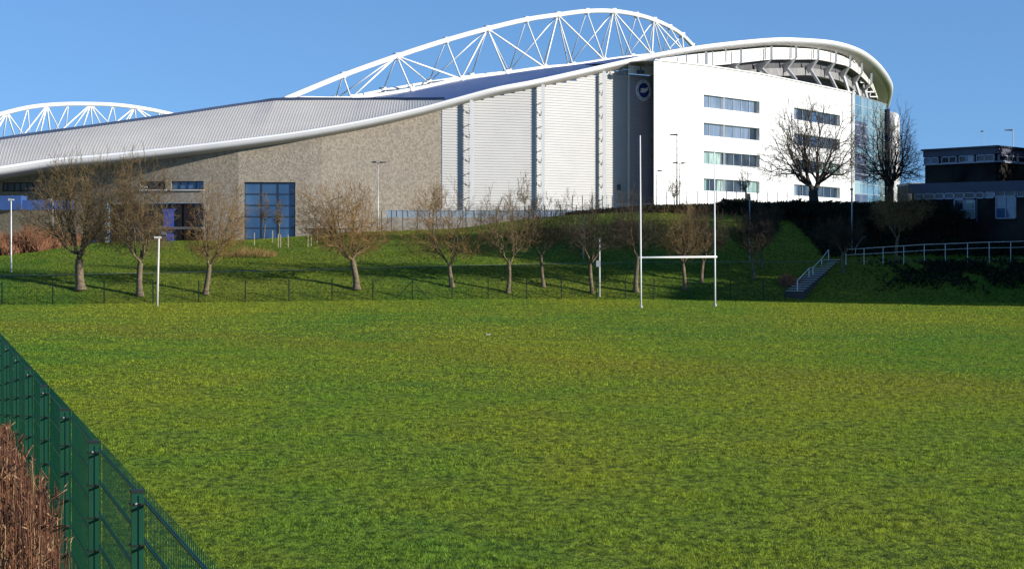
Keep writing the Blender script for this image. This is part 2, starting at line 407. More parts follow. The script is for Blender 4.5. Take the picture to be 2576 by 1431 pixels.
# ------------------------------------------------------------ STADIUM
st = empty('stadium', (0, 240, 5), 'large modern stadium with sweeping pale roof, white arch trusses, stone wall and white block', 'stadium')
WP = [(-300, 239), (0, 238.5), (200, 236.6), (300, 235.2), (400, 234.2), (500, 233.7), (600, 233.5), (800, 234.6), (1112, 238.6), (1350, 244), (1495, 249.8), (1527, 251.4), (1580, 253.8), (1645, 257), (1700, 260)]
def wallY(px):
    p = np.array([q[0] for q in WP], float); iy = 1 / np.array([q[1] for q in WP])
    return 1 / np.interp(px, p, iy)
# eave / fascia top line : (px, py, Y)
EV = [(-300, 462, 224), (-150, 443, 225.5), (0, 423, 227.5), (127, 404, 229), (253, 393, 229.8), (380, 380, 230.5), (506, 366, 231.2), (604, 354, 231.8), (773, 331, 233.2), (941, 300, 235), (1068, 271, 236.8), (1131, 254, 237.8), (1247, 223, 239.8),
      (1336, 206, 242.2), (1495, 171, 248.3), (1643, 138, 255.4), (1744, 120, 263), (1848, 107, 275), (1952, 98.5, 290), (2015, 99.5, 302), (2098, 107, 320), (2161, 127, 340), (2202, 156, 358), (2233, 195, 380), (2242, 222, 398), (2234, 264, 425)]
EVW = np.array([P(*e) for e in EV])
def catmull(Pn, k):
    Pn = np.asarray(Pn, float); out = []
    Q = np.vstack([2 * Pn[0] - Pn[1], Pn, 2 * Pn[-1] - Pn[-2]])
    for i in range(1, len(Q) - 2):
        # centripetal-ish smoothing through chord lengths
        p0, p1, p2, p3 = Q[i - 1], Q[i], Q[i + 1], Q[i + 2]
        d1 = np.linalg.norm(p1 - p0) ** .5; d2 = np.linalg.norm(p2 - p1) ** .5; d3 = np.linalg.norm(p3 - p2) ** .5
        m1 = (p2 - p1) + d2 * ((p1 - p0) / d1 - (p2 - p0) / (d1 + d2)); m2 = (p2 - p1) + d2 * ((p3 - p2) / d3 - (p3 - p1) / (d2 + d3))
        for j in range(k):
            t = j / k; out.append((2 * t**3 - 3 * t**2 + 1) * p1 + (t**3 - 2 * t**2 + t) * m1 + (-2 * t**3 + 3 * t**2) * p2 + (t**3 - t**2) * m2)
    out.append(Pn[-1]); return np.array(out)
EC = catmull(EVW, 8)
def evpx(C): return 1288 + C[:, 0] / C[:, 1] * F
EPX = evpx(EC)
iR = np.argmax(EPX)                                      # up to the turn the px grows
def eaveAt(px): return np.array([np.interp(px, EPX[:iR + 1], EC[:iR + 1, k]) for k in range(3)])
def nrm2(C):
    tg = np.gradient(C[:, :2], axis=0); tg /= np.linalg.norm(tg, axis=1)[:, None]
    return np.stack([tg[:, 1], -tg[:, 0], 0 * tg[:, 0]], 1)      # outward (to camera / right)
EN = nrm2(EC)
# fascia swept profile (outward, down)
prof = [(-.55, .12), (0, .05), (.32, -.08), (.45, -.32), (.38, -.6), (.1, -.85), (-.5, -1.0)]
mb = MB()
sc = np.interp(EPX, [0, 600, 1100, 1700, 2240], [.85, .74, .62, .55, .8])[:, None]
mb.grid(np.array([EC + EN * a * sc + np.array((0, 0, 1)) * b_ * sc for a, b_ in prof]))
mb.build('fascia', M['fascia'], st, smooth=True)
mb = MB(); mb.grid(np.array([EC + EN * a * sc + np.array((0, 0, 1)) * b_ * sc for a, b_ in [(-.3, .10), (-.2, .34), (.36, .24), (.47, .02), (.40, -.14)]])); mb.build('roof_lip', M['white_steel'], st, smooth=True)
# soffit : from fascia foot back to wall / band line
mb = MB(); q0 = EC + EN * -.5 * sc + np.array((0, 0, -1.0)) * sc
sel = EPX < 1650
back = []
for i, p in enumerate(EC):
    px = EPX[i]
    if i <= iR and px < 1640:
        wy = wallY(px) + .35; back.append((X_(px, wy), wy, q0[i, 2] - .25))
    else:
        k = np.interp(i, [np.argmin(abs(EPX[:iR] - 1640)), iR, len(EC) - 1], [2.0, 6.5, 7.5])
        dz = np.interp(i, [np.argmin(abs(EPX[:iR] - 1640)), iR, len(EC) - 1], [.25, 2.2, 3.4])
        b_ = q0[i] - EN[i] * k; back.append((b_[0], b_[1], q0[i, 2] - dz))
BK = np.array(back)
mb.grid(np.array([q0, (q0 + BK) / 2 + np.array((0, 0, -.05)), BK]))
mb.build('soffit', M['soffit'], st, smooth=True)

# --- generic wall with openings; path as px list, openings = [(px0,px1,z0,z1)]
def wall_with(name, pxs, Yf, z0, ztop, openings, mat, reveal=.35, rows=()):
    brk = sorted(set(list(pxs) + [o_[0] for o_ in openings] + [o_[1] for o_ in openings]))
    zb = sorted(set([z0] + [o_[2] for o_ in openings] + [o_[3] for o_ in openings] + list(rows)))
    mb = MB(); arc = 0
    for a, b_ in zip(brk[:-1], brk[1:]):
        pa = np.array((X_(a, Yf(a)), Yf(a))); pb = np.array((X_(b_, Yf(b_)), Yf(b_))); l = np.linalg.norm(pb - pa)
        zs = zb + [None]
        for k in range(len(zb)):
            za0 = zb0 = zb[k]
            if k + 1 < len(zb): za1 = zb1 = zb[k + 1]
            else: za1, zb1 = ztop(a), ztop(b_)
            mid, mz = (a + b_) / 2, (za0 + za1) / 2
            if any(o_[0] <= mid <= o_[1] and o_[2] <= mz <= o_[3] for o_ in openings): continue
            mb.add([(*pa, za0), (*pb, zb0), (*pb, zb1), (*pa, za1)], [(0, 1, 2, 3)], [(arc, za0), (arc + l, zb0), (arc + l, zb1), (arc, za1)])
        arc += l
    for (a, b_, z_0, z_1) in openings:
        A = np.array((X_(a, Yf(a)), Yf(a), 0)); B = np.array((X_(b_, Yf(b_)), Yf(b_), 0)); d = (B - A) / np.linalg.norm(B - A); n_ = np.array((-d[1], d[0], 0)) * (reveal + .08)
        for p, q, r, s_ in (((*A[:2], z_0), (*A[:2], z_1), n_, 0), ((*B[:2], z_0), (*B[:2], z_1), n_, 0), ((*A[:2], z_0), (*B[:2], z_0), n_, 0), ((*A[:2], z_1), (*B[:2], z_1), n_, 0)):
            p = np.array(p); q = np.array(q); mb.add([p, q, q + r, p + r], [(0, 1, 2, 3)], [(0.5, .4), (.6, .4), (.6, .5), (.5, .5)])
    return mb.build(name, mat, st)
def window(a, b_, z_0, z_1, Yf, cols, rows_, gmat, fmat, parent=st, reveal=.35, fw=.07, panes=None, sub=6, name='window'):
    """frame (part) + pane(s); a,b pixel columns"""
    pts = []
    for t in np.linspace(0, 1, sub + 1):
        px = a + (b_ - a) * t; pts.append((X_(px, Yf(px)), Yf(px), 0))
    A, B = np.array(pts[0]), np.array(pts[-1]); d = (B - A); Lw = np.linalg.norm(d); d /= Lw; n_ = np.array((-d[1], d[0], 0))
    def at(u): 
        x = np.interp(u, np.linspace(0, 1, sub + 1), [p[0] for p in pts]); y = np.interp(u, np.linspace(0, 1, sub + 1), [p[1] for p in pts]); return np.array((x, y, 0)) + n_ * reveal
    mb = MB()
    uc = cols if isinstance(cols, (list, tuple)) else list(np.linspace(0, 1, cols + 1))
    for u in uc:
        p = at(min(max(u, .006), .994)) - n_ * .04; mb.bar(p + (0, 0, z_0), p + (0, 0, z_1), fw, .1, up=tuple(n_))
    for z in np.linspace(z_0 + fw / 2, z_1 - fw / 2, rows_ + 1):
        for k in range(sub):
            p, q = at(k / sub) - n_ * .045, at((k + 1) / sub) - n_ * .045; mb.bar(p + (0, 0, z), q + (0, 0, z), .1, fw)
    fr = mb.build(name, fmat, parent)
    gl = panes or [(0, 1, gmat)]
    for (u0, u1, gm) in gl:
        mb = MB(); us = [u0] + [u for u in np.linspace(0, 1, sub + 1) if u0 < u < u1] + [u1]
        mb.grid(np.array([[at(u) + (0, 0, z) for u in us] for z in (z_0, z_1)]))
        mb.build('pane', gm, fr)
    return fr
# ---- stone wall
Yw = 234.0
def zt_wall(px):
    e = eaveAt(px); return e[2] - .8
def zy(py, px): return float(Z_(py, wallY(px)))
GZ = 3.0
op = [(615, 743, GZ + .2, zy(458.5, 680)), (431, 512, zy(477, 470), zy(456, 470)), (352, 416, zy(477, 385), zy(456, 385)), (4, 110, zy(482, 50), zy(459, 50)),
      (265, 512, GZ + .2, zy(511, 400))]
wall_with('stone_wall', list(range(-300, 1113, 30)) + [1112], wallY, GZ, zt_wall, op, M['stone'], .45)
window(615, 743, GZ + .2, zy(458.5, 680), wallY, [0, .34, .665, 1], 6, M['glass_blue'], M['mullion'], fw=.13, reveal=.4)
window(431, 512, zy(477, 470), zy(456, 470), wallY, [0, .25, .5, .75, 1], 1, M['glass_blue'], M['mullion'], reveal=.4, fw=.09)
window(352, 416, zy(477, 385), zy(456, 385), wallY, [0, .33, .66, 1], 1, M['glass_dark'], M['mullion'], reveal=.4, fw=.09)
window(4, 110, zy(482, 50), zy(459, 50), wallY, [0, .12, .28, .42, .58, .72, .86, 1], 1, M['glass_pale'], M['mullion'], reveal=.4, fw=.1)
# sills
mb = MB()
for a, b_, py in ((431, 512, 478.5), (352, 416, 478.5)):
    mb = MB(); mb.bar(P(a - 2, py, wallY(a) - .1), P(b_ + 2, py, wallY(b_) - .1), .25, .14); mb.build('sill', M['concrete_pale'], st)
# entrance: recessed dark glazing with canopy beam, timber panels, blue banner
fr = window(265, 512, GZ + .2, zy(511, 400), wallY, [0, .12, .24, .36, .48, .59, .71, .85, 1], 2, M['glass_dark'], M['mullion'], reveal=1.6, fw=.12, name='entrance_glazing')
mb = MB()
for a, b_ in ((446, 458), (462, 480)):
    mb = MB(); mb.box2((X_(a, 235), 235.0, GZ), (X_(b_, 235), 235.3, Z_(513, 235))); mb.build('timber_panel', M['wood'], st)
mb = MB(); mb.box2((X_(412, 232.4), 232.2, GZ), (X_(437, 232.4), 232.45, Z_(528, 232.4))); mb.box2((X_(408, 232.4), 232.25, Z_(530, 232.4)), (X_(441, 232.4), 232.4, Z_(526, 232.4)))
mb.build('blue_banner', M['blue_banner'], st)
mb = MB(); mb.box2((X_(270, 233), 231.6, Z_(577, 233)), (X_(512, 233), 233.4, Z_(571, 233))); mb.build('entrance_canopy', M['concrete'], st)
mb = MB(); mb.box2((X_(-120, 229), 229.2, Z_(528, 229)), (X_(52, 229), 232.0, Z_(492, 229))); mb.box2((X_(52, 229), 229.6, Z_(528, 229)), (X_(172, 229), 232.0, Z_(503, 229)))
mb.build('blue_panel', M['blue_wall'], st)
# ---- ribbed metal wall
def ribbed(name, p0, p1, npx, mat, Yf, zb, ztf, pitch=.33, dep=.09):
    pxs = np.linspace(p0, p1, npx); zmax = max(ztf(p) for p in pxs); mb = MB(); zs = np.arange(zb, zmax, pitch)
    for a, b_ in zip(pxs[:-1], pxs[1:]):
        pa = np.array((X_(a, Yf(a)), Yf(a))); pb = np.array((X_(b_, Yf(b_)), Yf(b_))); d = (pb - pa) / np.linalg.norm(pb - pa); n_ = np.array((d[1], -d[0]))
        rows = []
        for z in zs:
            rows += [(z, 0), (z + pitch * .30, 0), (z + pitch * .36, dep), (z + pitch * .97, dep)]
        zm = min(ztf(a), ztf(b_)) + .3; rows = [r for r in rows if r[0] < zm]
        mb.grid(np.array([[(*(pa + n_ * o_), z), (*(pb + n_ * o_), z)] for z, o_ in rows]))
    return mb.build(name, mat, st)
def zt_m(px): return eaveAt(px)[2] - .8
ribbed('metal_wall', 1112, 1580, 19, M['metal_wall'], wallY, GZ + 1, zt_m)
# dark slate return with emblem
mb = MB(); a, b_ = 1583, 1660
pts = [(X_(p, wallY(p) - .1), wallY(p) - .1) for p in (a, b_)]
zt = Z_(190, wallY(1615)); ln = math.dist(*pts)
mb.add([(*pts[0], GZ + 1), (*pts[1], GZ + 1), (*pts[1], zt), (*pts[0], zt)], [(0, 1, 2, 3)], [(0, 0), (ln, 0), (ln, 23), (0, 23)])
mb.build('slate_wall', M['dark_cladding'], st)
mb = MB(); yy = wallY(1581) - .1; mb.bar((X_(1581, yy), yy, GZ), (X_(1581, yy), yy, Z_(188, yy)), .28, .5); mb.build('corner_trim', M['metal_wall'], st)
# pale band above slate
ribbed('metal_band', 1580, 1662, 3, M['white_metal'], lambda p: wallY(p) - .9, Z_(190, wallY(1615)), zt_m)
yy = wallY(1556) - .3; mb = MB(); mb.box2((X_(1551, yy), yy, Z_(478, yy)), (X_(1562, yy), yy + .3, Z_(464, yy))); mb.build('vent', M['mullion'], st)
# emblem
ey = wallY(1615); ec = P(1615, 228, ey); er = 26.5 / F * ey
pa = np.array((X_(1583, wallY(1583)), wallY(1583), 0)); pb = np.array((X_(1645, wallY(1645)), wallY(1645), 0)); ed = (pb - pa) / np.linalg.norm(pb - pa); en = np.array((ed[1], -ed[0], 0))
ec = np.array((ec[0], ec[1], Z_(228, ey))) + en * .22
def disc(r, thick, off, n=48, r2=None):
    mb = MB()
    ang = np.linspace(0, 2 * math.pi, n, endpoint=False)
    ring = np.array([ec + ed * math.cos(a_) * r + np.array((0, 0, math.sin(a_) * r)) + en * off for a_ in ang])
    mb.prism(ring, en * thick); return mb
eb = disc(er, .1, 0).build('emblem', M['emblem_white'], st)
disc(er * .70, .03, .11).build('emblem_centre', M['emblem_blue'], eb)
gull = [(-.62, -.16), (-.30, -.10), (-.58, .0), (-.22, .03), (-.5, .12), (-.1, .2), (.15, .16), (.34, .22), (.42, .3), (.62, .27), (.48, .16), (.52, .02), (.3, -.1), (.1, -.22), (-.25, -.26)]
mb = MB(); mb.prism([ec + ed * x * er + np.array((0, 0, y * er)) + en * .15 for x, y in gull], en * .03); mb.build('emblem_gull', M['emblem_white'], eb)
def ring_text(txt, a0, a1, flip):
    n = len(txt)
    for i, ch in enumerate(txt):
        if ch == ' ': continue
        a_ = R(a0 + (a1 - a0) * i / (n - 1))
        cu = bpy.data.curves.new('letter', 'FONT'); cu.body = ch; cu.size = er * .24; cu.align_x = 'CENTER'; cu.align_y = 'CENTER'; cu.extrude = .01
        to = bpy.data.objects.new('tmp', cu); COL.objects.link(to); dg = bpy.context.evaluated_depsgraph_get()
        me = bpy.data.meshes.new_from_object(to.evaluated_get(dg)); bpy.data.objects.remove(to)
        V = np.array([v.co[:] for v in me.vertices]); th = a_ - math.pi / 2 + (math.pi if flip else 0)
        rx = V[:, 0] * math.cos(th) - V[:, 1] * math.sin(th) + math.cos(a_) * er * .85; ry = V[:, 0] * math.sin(th) + V[:, 1] * math.cos(th) + math.sin(a_) * er * .85
        mb = MB(); mb.add(ec + rx[:, None] * ed + ry[:, None] * np.array((0, 0, 1)) + (V[:, 2:3] + .12) * en, [tuple(p.vertices) for p in me.polygons]); mb.build('letter', M['emblem_blue'], eb)
ring_text('BRIGHTON & HOVE', 190, -10, False); ring_text('ALBION', 228, 312, True)

# ---- ladder trusses standing off the metal wall
for px in (1187, 1366, 1519):
    y = wallY(px); x = X_(px, y); w = 1.0
    e = zt_m(px) + .1; up = (0, 0, 1)
    mb = MB(); yo = y - 1.25
    mb.box2((x - .2, yo - .24, GZ + .5), (x + .2, yo + .24, e)); col = mb.build('column_truss', M['white_steel'], st)
    mb = MB(); mb.box2((x - .42, y - .22, GZ + .5), (x - .28, y - .08, e)); z = GZ + 2
    while z < e - 1.4:
        mb.bar((x - .35, y - .12, z), (x - .1, yo + .08, z + 1.25), .085); mb.bar((x - .1, yo + .08, z + 1.75), (x - .35, y - .12, z + 1.85), .085)
        z += 3.0
    mb.build('lattice', M['grey_steel'], col)

# ---- ribbed pale roof over the end stand
RG = [(-300, 412, 236), (0, 352, 239.5), (215, 322, 241.5), (430, 292, 243.5), (560, 272, 245), (650, 259, 246), (692, 253, 246), (900, 252, 245.5), (1020, 252, 243.5), (1118, 251.5, 240)]
RGW = np.array([P(*p) for p in RG])
def rgAt(t):  # t = eave px param -> ridge point, ridge points paired with slightly smaller px
    pxr = [p[0] for p in RG]; return np.array([np.interp(t, pxr, RGW[:, k]) for k in range(3)])
# parameterise by arc length so seams are even
pe = np.linspace(-290, 1128, 800); E1 = np.array([eaveAt(p) for p in pe]); al = np.concatenate([[0], np.cumsum(np.linalg.norm(np.diff(E1[:, :2], axis=0), axis=1))])
nr = int(al[-1] / .36); mb = MB(); colsP = []
for i in range(nr):
    for (f_, h_) in ((0, 0), (.6, 0), (.74, .018), (.88, .018)):
        s_ = (i + f_) * .36
        if s_ > al[-1]: continue
        px = np.interp(s_, al, pe); e = eaveAt(px) + np.array((0, .3, .05)); 
        tt = (px + 290) / 1418.0; pr = -300 + tt ** 1.0 * (1118 + 300) + 55 * math.sin(min(1, max(0, tt)) * math.pi) ; g = rgAt(min(pr, 1118))
        row = []
        for j in range(9):
            u = j / 8; p = e + (g - e) * u; p[2] += .25 * math.sin(u * math.pi) * np.interp(px, [0, 900, 1128], [1, .8, 0]) + h_; row.append(p)
        colsP.append(row)
mb.grid(np.transpose(np.array(colsP), (1, 0, 2))); mb.build('ribbed_roof', M['roof'], st)
# ridge gutter
mb = MB(); rc = catmull(RGW, 6)
mb.grid(np.array([rc + np.array((0, -.15, -.25)), rc + np.array((0, -.15, .3)), rc + np.array((0, .5, .3)), rc + np.array((0, .5, -.6))])); mb.build('ridge_gutter', M['gutter'], st)
# smooth roof of the side stand, coloured like the sky it reflects
UP = [(640, 258, 280), (900, 250.5, 300), (1034, 229, 308), (1160, 203, 316), (1273, 187, 320), (1370, 173, 322), (1450, 163, 318), (1560, 146.5, 300), (1650, 136.5, 275), (1700, 128, 260)]
UPW = catmull(np.array([P(*p) for p in UP]), 6); n_ = len(UPW)
lo = np.array([eaveAt(p) + np.array((0, .45, .08)) for p in np.linspace(1000, 1712, n_)])
lo[:, 2] -= 0
mb = MB(); rows = []
for u in np.linspace(0, 1, 10):
    r_ = lo + (UPW - lo) * u; r_[:, 2] -= .25 * math.sin(u * math.pi) * np.linspace(1, .2, n_); rows.append(r_)
mb.grid(np.array(rows)); mb.build('side_roof', M['roof_sky_tint'], st, smooth=True)

# ---- arch trusses
def truss(name, tops, ny, w, near_pts, far_pts, half, rt=.45, rb=.3, rl=.11, label=None):
    T = np.array([P(*p) for p in tops]); tc_ = catmull(T, 6)
    root = MB(); root.tube(tc_, rt, 10); root = root.build(name, M['white_steel'], st, smooth=True)
    if label: root['label'] = label
    N_ = np.array([P(*p) for p in near_pts]); Fp = np.array([P(*p) for p in far_pts])
    mb = MB(); mb.tube(catmull(N_, 4), rb, 8); mb.tube(catmull(Fp, 4), rb * .8, 8)
    for a, b_ in zip(N_, Fp): mb.tube([a, b_], rl * 1.2, 6)
    mb.build('bottom_chord', M['white_steel'], root, smooth=True)
    return root, T, N_, Fp
# side arch : stations every half node; depth grows along the stand
def Yst(s): return 287 + 16.6 * s
tops = [(715, 251, Yst(0)), (753, 235, Yst(.25)), (863, 190, Yst(.6)), (998, 142, Yst(1.1)), (1122, 102, Yst(1.6)), (1226, 73, Yst(2.1)), (1324, 50, Yst(2.6)), (1403, 38, Yst(3.1)), (1476, 29, Yst(3.6)), (1543, 29, Yst(4.1)),
        (1601, 38, Yst(4.6)), (1645, 51, Yst(5.1)), (1685, 69, Yst(5.6)), (1716, 89, Yst(6.1)), (1742, 116, Yst(6.6)), (1762, 150, Yst(7.2))]
near = [(753, 247, Yst(.2)), (883, 247, Yst(.7)), (1034, 226, Yst(1.2)), (1160, 199, Yst(1.7)), (1273, 184, Yst(2.2)), (1370, 170, Yst(2.7)), (1441, 164, Yst(3.2)), (1520, 152, Yst(3.7)), (1590, 143, Yst(4.2)), (1640, 138, Yst(4.7)), (1690, 132, Yst(5.2)), (1720, 130, Yst(5.7))]
far = [(735, 249, Yst(.3) + 4), (843, 250, Yst(.8) + 4), (963, 228, Yst(1.3) + 4), (1078, 208, Yst(1.8) + 4), (1185, 192, Yst(2.3) + 4), (1280, 181, Yst(2.8) + 4), (1365, 172, Yst(3.3) + 4), (1430, 166, Yst(3.8) + 4), (1500, 158, Yst(4.3) + 4), (1570, 152, Yst(4.8) + 4), (1625, 146, Yst(5.3) + 4), (1665, 142, Yst(5.8) + 4)]
root, T, Nn, Ff = truss('arch_truss', tops, None, 3, near, far, None, .43, .30, label='large white tubular arch truss above the side stand roof')
mb = MB()
# tops[3]=node1, 5=node2, 7=node3, 9=node4, 11=node5, 13=node6 ; halves 2,4,6,8,10,12
for k in range(2, 15):
    major = (k % 2 == 1); j = k - 1     # bottom index just below station
    if major:
        for dj, r_ in ((-1, .15), (0, .13), (1, .15)):
            jj = j + dj
            if 0 <= jj < len(Nn): mb.tube([T[k], Nn[jj]], r_, 6)
            if 0 <= jj < len(Ff) : mb.tube([T[k], Ff[jj]], r_ * .8, 6)
    else:
        if j < len(Nn): mb.tube([T[k], Nn[j]], .12, 6)
        if j < len(Ff): mb.tube([T[k], Ff[j]], .1, 6)
mb.build('lattice', M['white_steel'], root, smooth=True)
mb = MB()
for k in range(2, 15):
    for q in ([T[k]] + ([Nn[k - 1], Ff[k - 1]] if k - 1 < len(Nn) else [])):
        mb = MB(); mb.tube([q + (0, 0, -.5), q + (0, 0, .5)], .6 if k % 2 else .48, 10); mb.build('node_joint', M['white_steel'], root, smooth=True)
# far arch over the opposite stand
def Yf2(s): return 330 + 14 * s
ft = [(-190, 353, Yf2(-3)), (-100, 318, Yf2(-2)), (-40, 300, Yf2(-1.5)), (18, 283, Yf2(-1)), (70, 271, Yf2(-.5)), (118, 265, Yf2(0)), (172, 262, Yf2(.5)), (228, 262, Yf2(1)), (284, 264, Yf2(1.5)), (339, 270, Yf2(2)), (401, 281, Yf2(2.6)), (460, 296, Yf2(3.2)), (520, 318, Yf2(3.8))]
fn = [(-190, 375, Yf2(-3)), (-95, 372, Yf2(-2)), (-70, 371, Yf2(-1.5)), (-30, 370, Yf2(-1)), (42, 362, Yf2(-.5)), (95, 360, Yf2(0)), (128, 352, Yf2(.5)), (200, 345, Yf2(1)), (262, 333, Yf2(1.5)), (310, 330, Yf2(2)), (400, 325, Yf2(2.6)), (470, 322, Yf2(3.2))]
ff = [(p[0] + 34, p[1] + 1, p[2] + 5) for p in fn]
root2, T2, N2, F2 = truss('arch_truss', ft, None, 3, fn, ff, None, .38, .28, label='smaller looking white arch truss rising behind the roof ridge at far left')
mb = MB()
for k in range(1, 12):
    if k % 2 == 1:
        for jj in (k - 1, k, k + 1):
            if 0 <= jj < len(N2): mb.tube([T2[k], N2[jj]], .14, 6); mb.tube([T2[k], F2[jj]], .11, 6)
    else:
        mb.tube([T2[k], N2[k]], .11, 6); mb.tube([T2[k], F2[k]], .1, 6)
mb.build('lattice', M['white_steel'], root2, smooth=True)

# ---- office block (curved in plan)
OBP = [(1645, 250), (1770, 257.5), (1911, 270.1), (2000, 281.7), (2113, 298.5), (2149, 304.5), (2232, 326), (2236, 330)]
def offY(px): return 1 / np.interp(px, [q[0] for q in OBP], [1 / q[1] for q in OBP])
ZT = HC + 24.13
rz_ = [(22.25, 23.95), (18.5, 20.2), (14.75, 16.45), (11.15, 12.8)]
ops = [(1770, 1911, a, b_) for a, b_ in rz_] + [(1997.5, 2113, a, b_) for a, b_ in rz_]
wall_with('office_wall', [1645, 1680, 1720, 1770, 1800, 1840, 1880, 1911, 1950, 2000, 2030, 2070, 2113, 2149], offY, 6.0, lambda p: ZT, ops, M['white_panel'], .5)
# roof slab, left return and coping
mb = MB()
xy = [(X_(p, offY(p)), offY(p)) for p in (1645, 1720, 1770, 1840, 1911, 1950, 2000, 2060, 2113, 2149, 2190, 2232)]
mb.add([(x, y, ZT - .02) for x, y in xy] + [(x - 9, y + 6, ZT - .02) for x, y in xy[::-1]], [tuple(range(24))])
x0, y0 = xy[0]; mb.add([(x0, y0, 6), (x0 + .4, y0 + 6, 6), (x0 + .4, y0 + 6, ZT), (x0, y0, ZT)], [(3, 2, 1, 0)])
mb.build('office_roof', M['soffit'], st)
mb = MB()
for a, b_ in zip(xy[:9], xy[1:10]): mb.bar((a[0], a[1], ZT + .06), (b_[0], b_[1], ZT + .06), .5, .14)
mb.build('coping', M['white_steel'], st)
pn = {0: [(0, .36, 'glass_pale'), (.36, .95, 'glass_pale'), (.95, 1, 'glass_dark')], 1: [(0, .36, 'glass_pale'), (.36, .86, 'glass_pale'), (.86, 1, 'glass_dark')],
      2: [(0, .36, 'glass_green'), (.36, 1, 'glass_dark')], 3: [(0, .1, 'glass_green'), (.1, .29, 'glass_dark'), (.29, .4, 'glass_green'), (.4, .82, 'glass_dark'), (.82, 1, 'glass_green')]}
for i, (a, b_) in enumerate(rz_):
    window(1770, 1911, a, b_, offY, [0, .15, .355, .44, .58, .72, .86, 1], 1, None, M['frame_grey'], reveal=.48, fw=.07, panes=[(u, v, M[g]) for u, v, g in pn[i]])
    window(1997.5, 2113, a, b_, offY, [0, .12, .24, .4, .55, .7, .85, 1], 1, M['glass_dark'], M['frame_grey'], reveal=.48, fw=.07,
           panes=[(0, .12, M['glass_pale']), (.12, .45, M['glass_dark']), (.45, .58, M['glass_blue' if i < 2 else 'glass_dark']), (.58, 1, M['glass_dark' if i < 2 else 'glass_green' if i == 2 else 'glass_dark'])])
    # white blind post seen in the middle of the first column
    mb = MB(); p_ = 1770 + .365 * 141; y = offY(p_) + .2; mb.box2((X_(p_, y) - .06, y - .05, a + .05), (X_(p_, y) + .06, y + .05, b_ - .05)); mb.build('window_post', M['white_steel'], st)
mb = MB(); y = offY(1878) - .03; mb.box2((X_(1868, y), y, 6), (X_(1888, y), y + .5, Z_(487, y))); mb.build('service_door', M['glass_dark'], st)
# glazed corner
window(2150, 2231, 6.0, ZT - .1, offY, 5, 14, None, M['frame_grey'], reveal=.05, fw=.06, sub=8, name='curtain_wall',
       panes=[(0, 1, M['curtain'])])
mb = MB()
for z0_, z1_ in ((19.5, 23.6), (14.2, 18.6), (6, 12)):
    mb.grid(np.array([[(X_(p, offY(p)) , offY(p) - .06, z) for p in (2152, 2166, 2180)] for z in (z0_, z1_)]))
mb.build('spandrel_glass', M['curtain_dark'], st)
mb = MB(); mb.box2((X_(2228, 325), 324.2, 6), (X_(2236, 325), 326.5, Z_(275, 325))); mb.build('dark_fin', M['mullion'], st)
mb = MB(); mb.box2((X_(2145, 303), 302.8, 6), (X_(2150, 303), 303.4, ZT + .4)); mb.build('white_fin', M['white_steel'], st)
mb = MB(); c = P(2240, 400, 345)
ang = np.linspace(0, 2 * math.pi, 25)
prf = [(1.65, 5), (1.65, Z_(300, 345)), (1.5, Z_(291, 345)), (1.1, Z_(284, 345)), (.1, Z_(281, 345))]
mb.grid(np.array([[(c[0] + r_ * math.cos(a_), 345 + r_ * math.sin(a_), z) for a_ in ang] for r_, z in prf])); mb.build('stair_drum', M['fascia'], st, smooth=True)

# ---- upper bowl beyond the office block
tp = [(1660, 147, 259), (1744, 137, 266), (1845, 127, 279), (1938, 119.5, 292), (2004, 121, 305), (2057, 125.5, 317), (2102, 136, 329), (2136, 150, 341), (2170, 180, 354), (2195, 215, 368), (2208, 245, 382)]
bt = [(1660, 190, 259), (1744, 172, 266), (1845, 161, 279), (1938, 151, 292), (2004, 150.5, 305), (2057, 151, 317), (2102, 160, 329), (2136, 170, 341), (2170, 196, 354), (2195, 226, 368), (2208, 252, 382)]
TA = catmull([P(*p) for p in tp], 5); BA = catmull([P(*p) for p in bt], 5)
mb = MB(); rows = []; K_ = 14
for i in range(K_ + 1):
    for off in ((0, .0), (.8, .06)):
        u = (i + off[0] * .9) / (K_ + 1); q = BA + (TA - BA) * u; q = q + nrm2(TA) * off[1]; rows.append(q)
mb.grid(np.array(rows)); mb.build('bowl_cladding', M['white_metal'], st)
# dark shadow gap, precast beams and raking underside below the cladding
def shift(C, out, dz): return C + nrm2(C) * out + np.array((0, 0, dz))
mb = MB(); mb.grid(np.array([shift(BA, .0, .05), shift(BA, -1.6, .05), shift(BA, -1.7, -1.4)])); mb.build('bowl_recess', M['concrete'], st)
mb = MB()
for (o1, z1, o2, z2, o3, z3) in ((-1.2, -1.3, -1.2, -2.5, -2.4, -2.5), (-2.6, -3.6, -2.6, -4.5, -3.9, -4.5), (-4.2, -5.6, -4.2, -6.4, -5.6, -6.4), (-5.8, -7.4, -5.8, -8.2, -7.2, -8.2)):
    mb.grid(np.array([shift(BA, o1 - .6, z1), shift(BA, o1, z1), shift(BA, o2, z2), shift(BA, o3, z3)]))
mb.build('terrace_beams', M['concrete_mid'], st)
mb = MB(); mb.grid(np.array([shift(BA, -1.9, -1.0), shift(BA, -7.6, -8.0), shift(BA, -9, -14), shift(BA, -9, -24)])); mb.build('terrace_underside', M['concrete'], st)
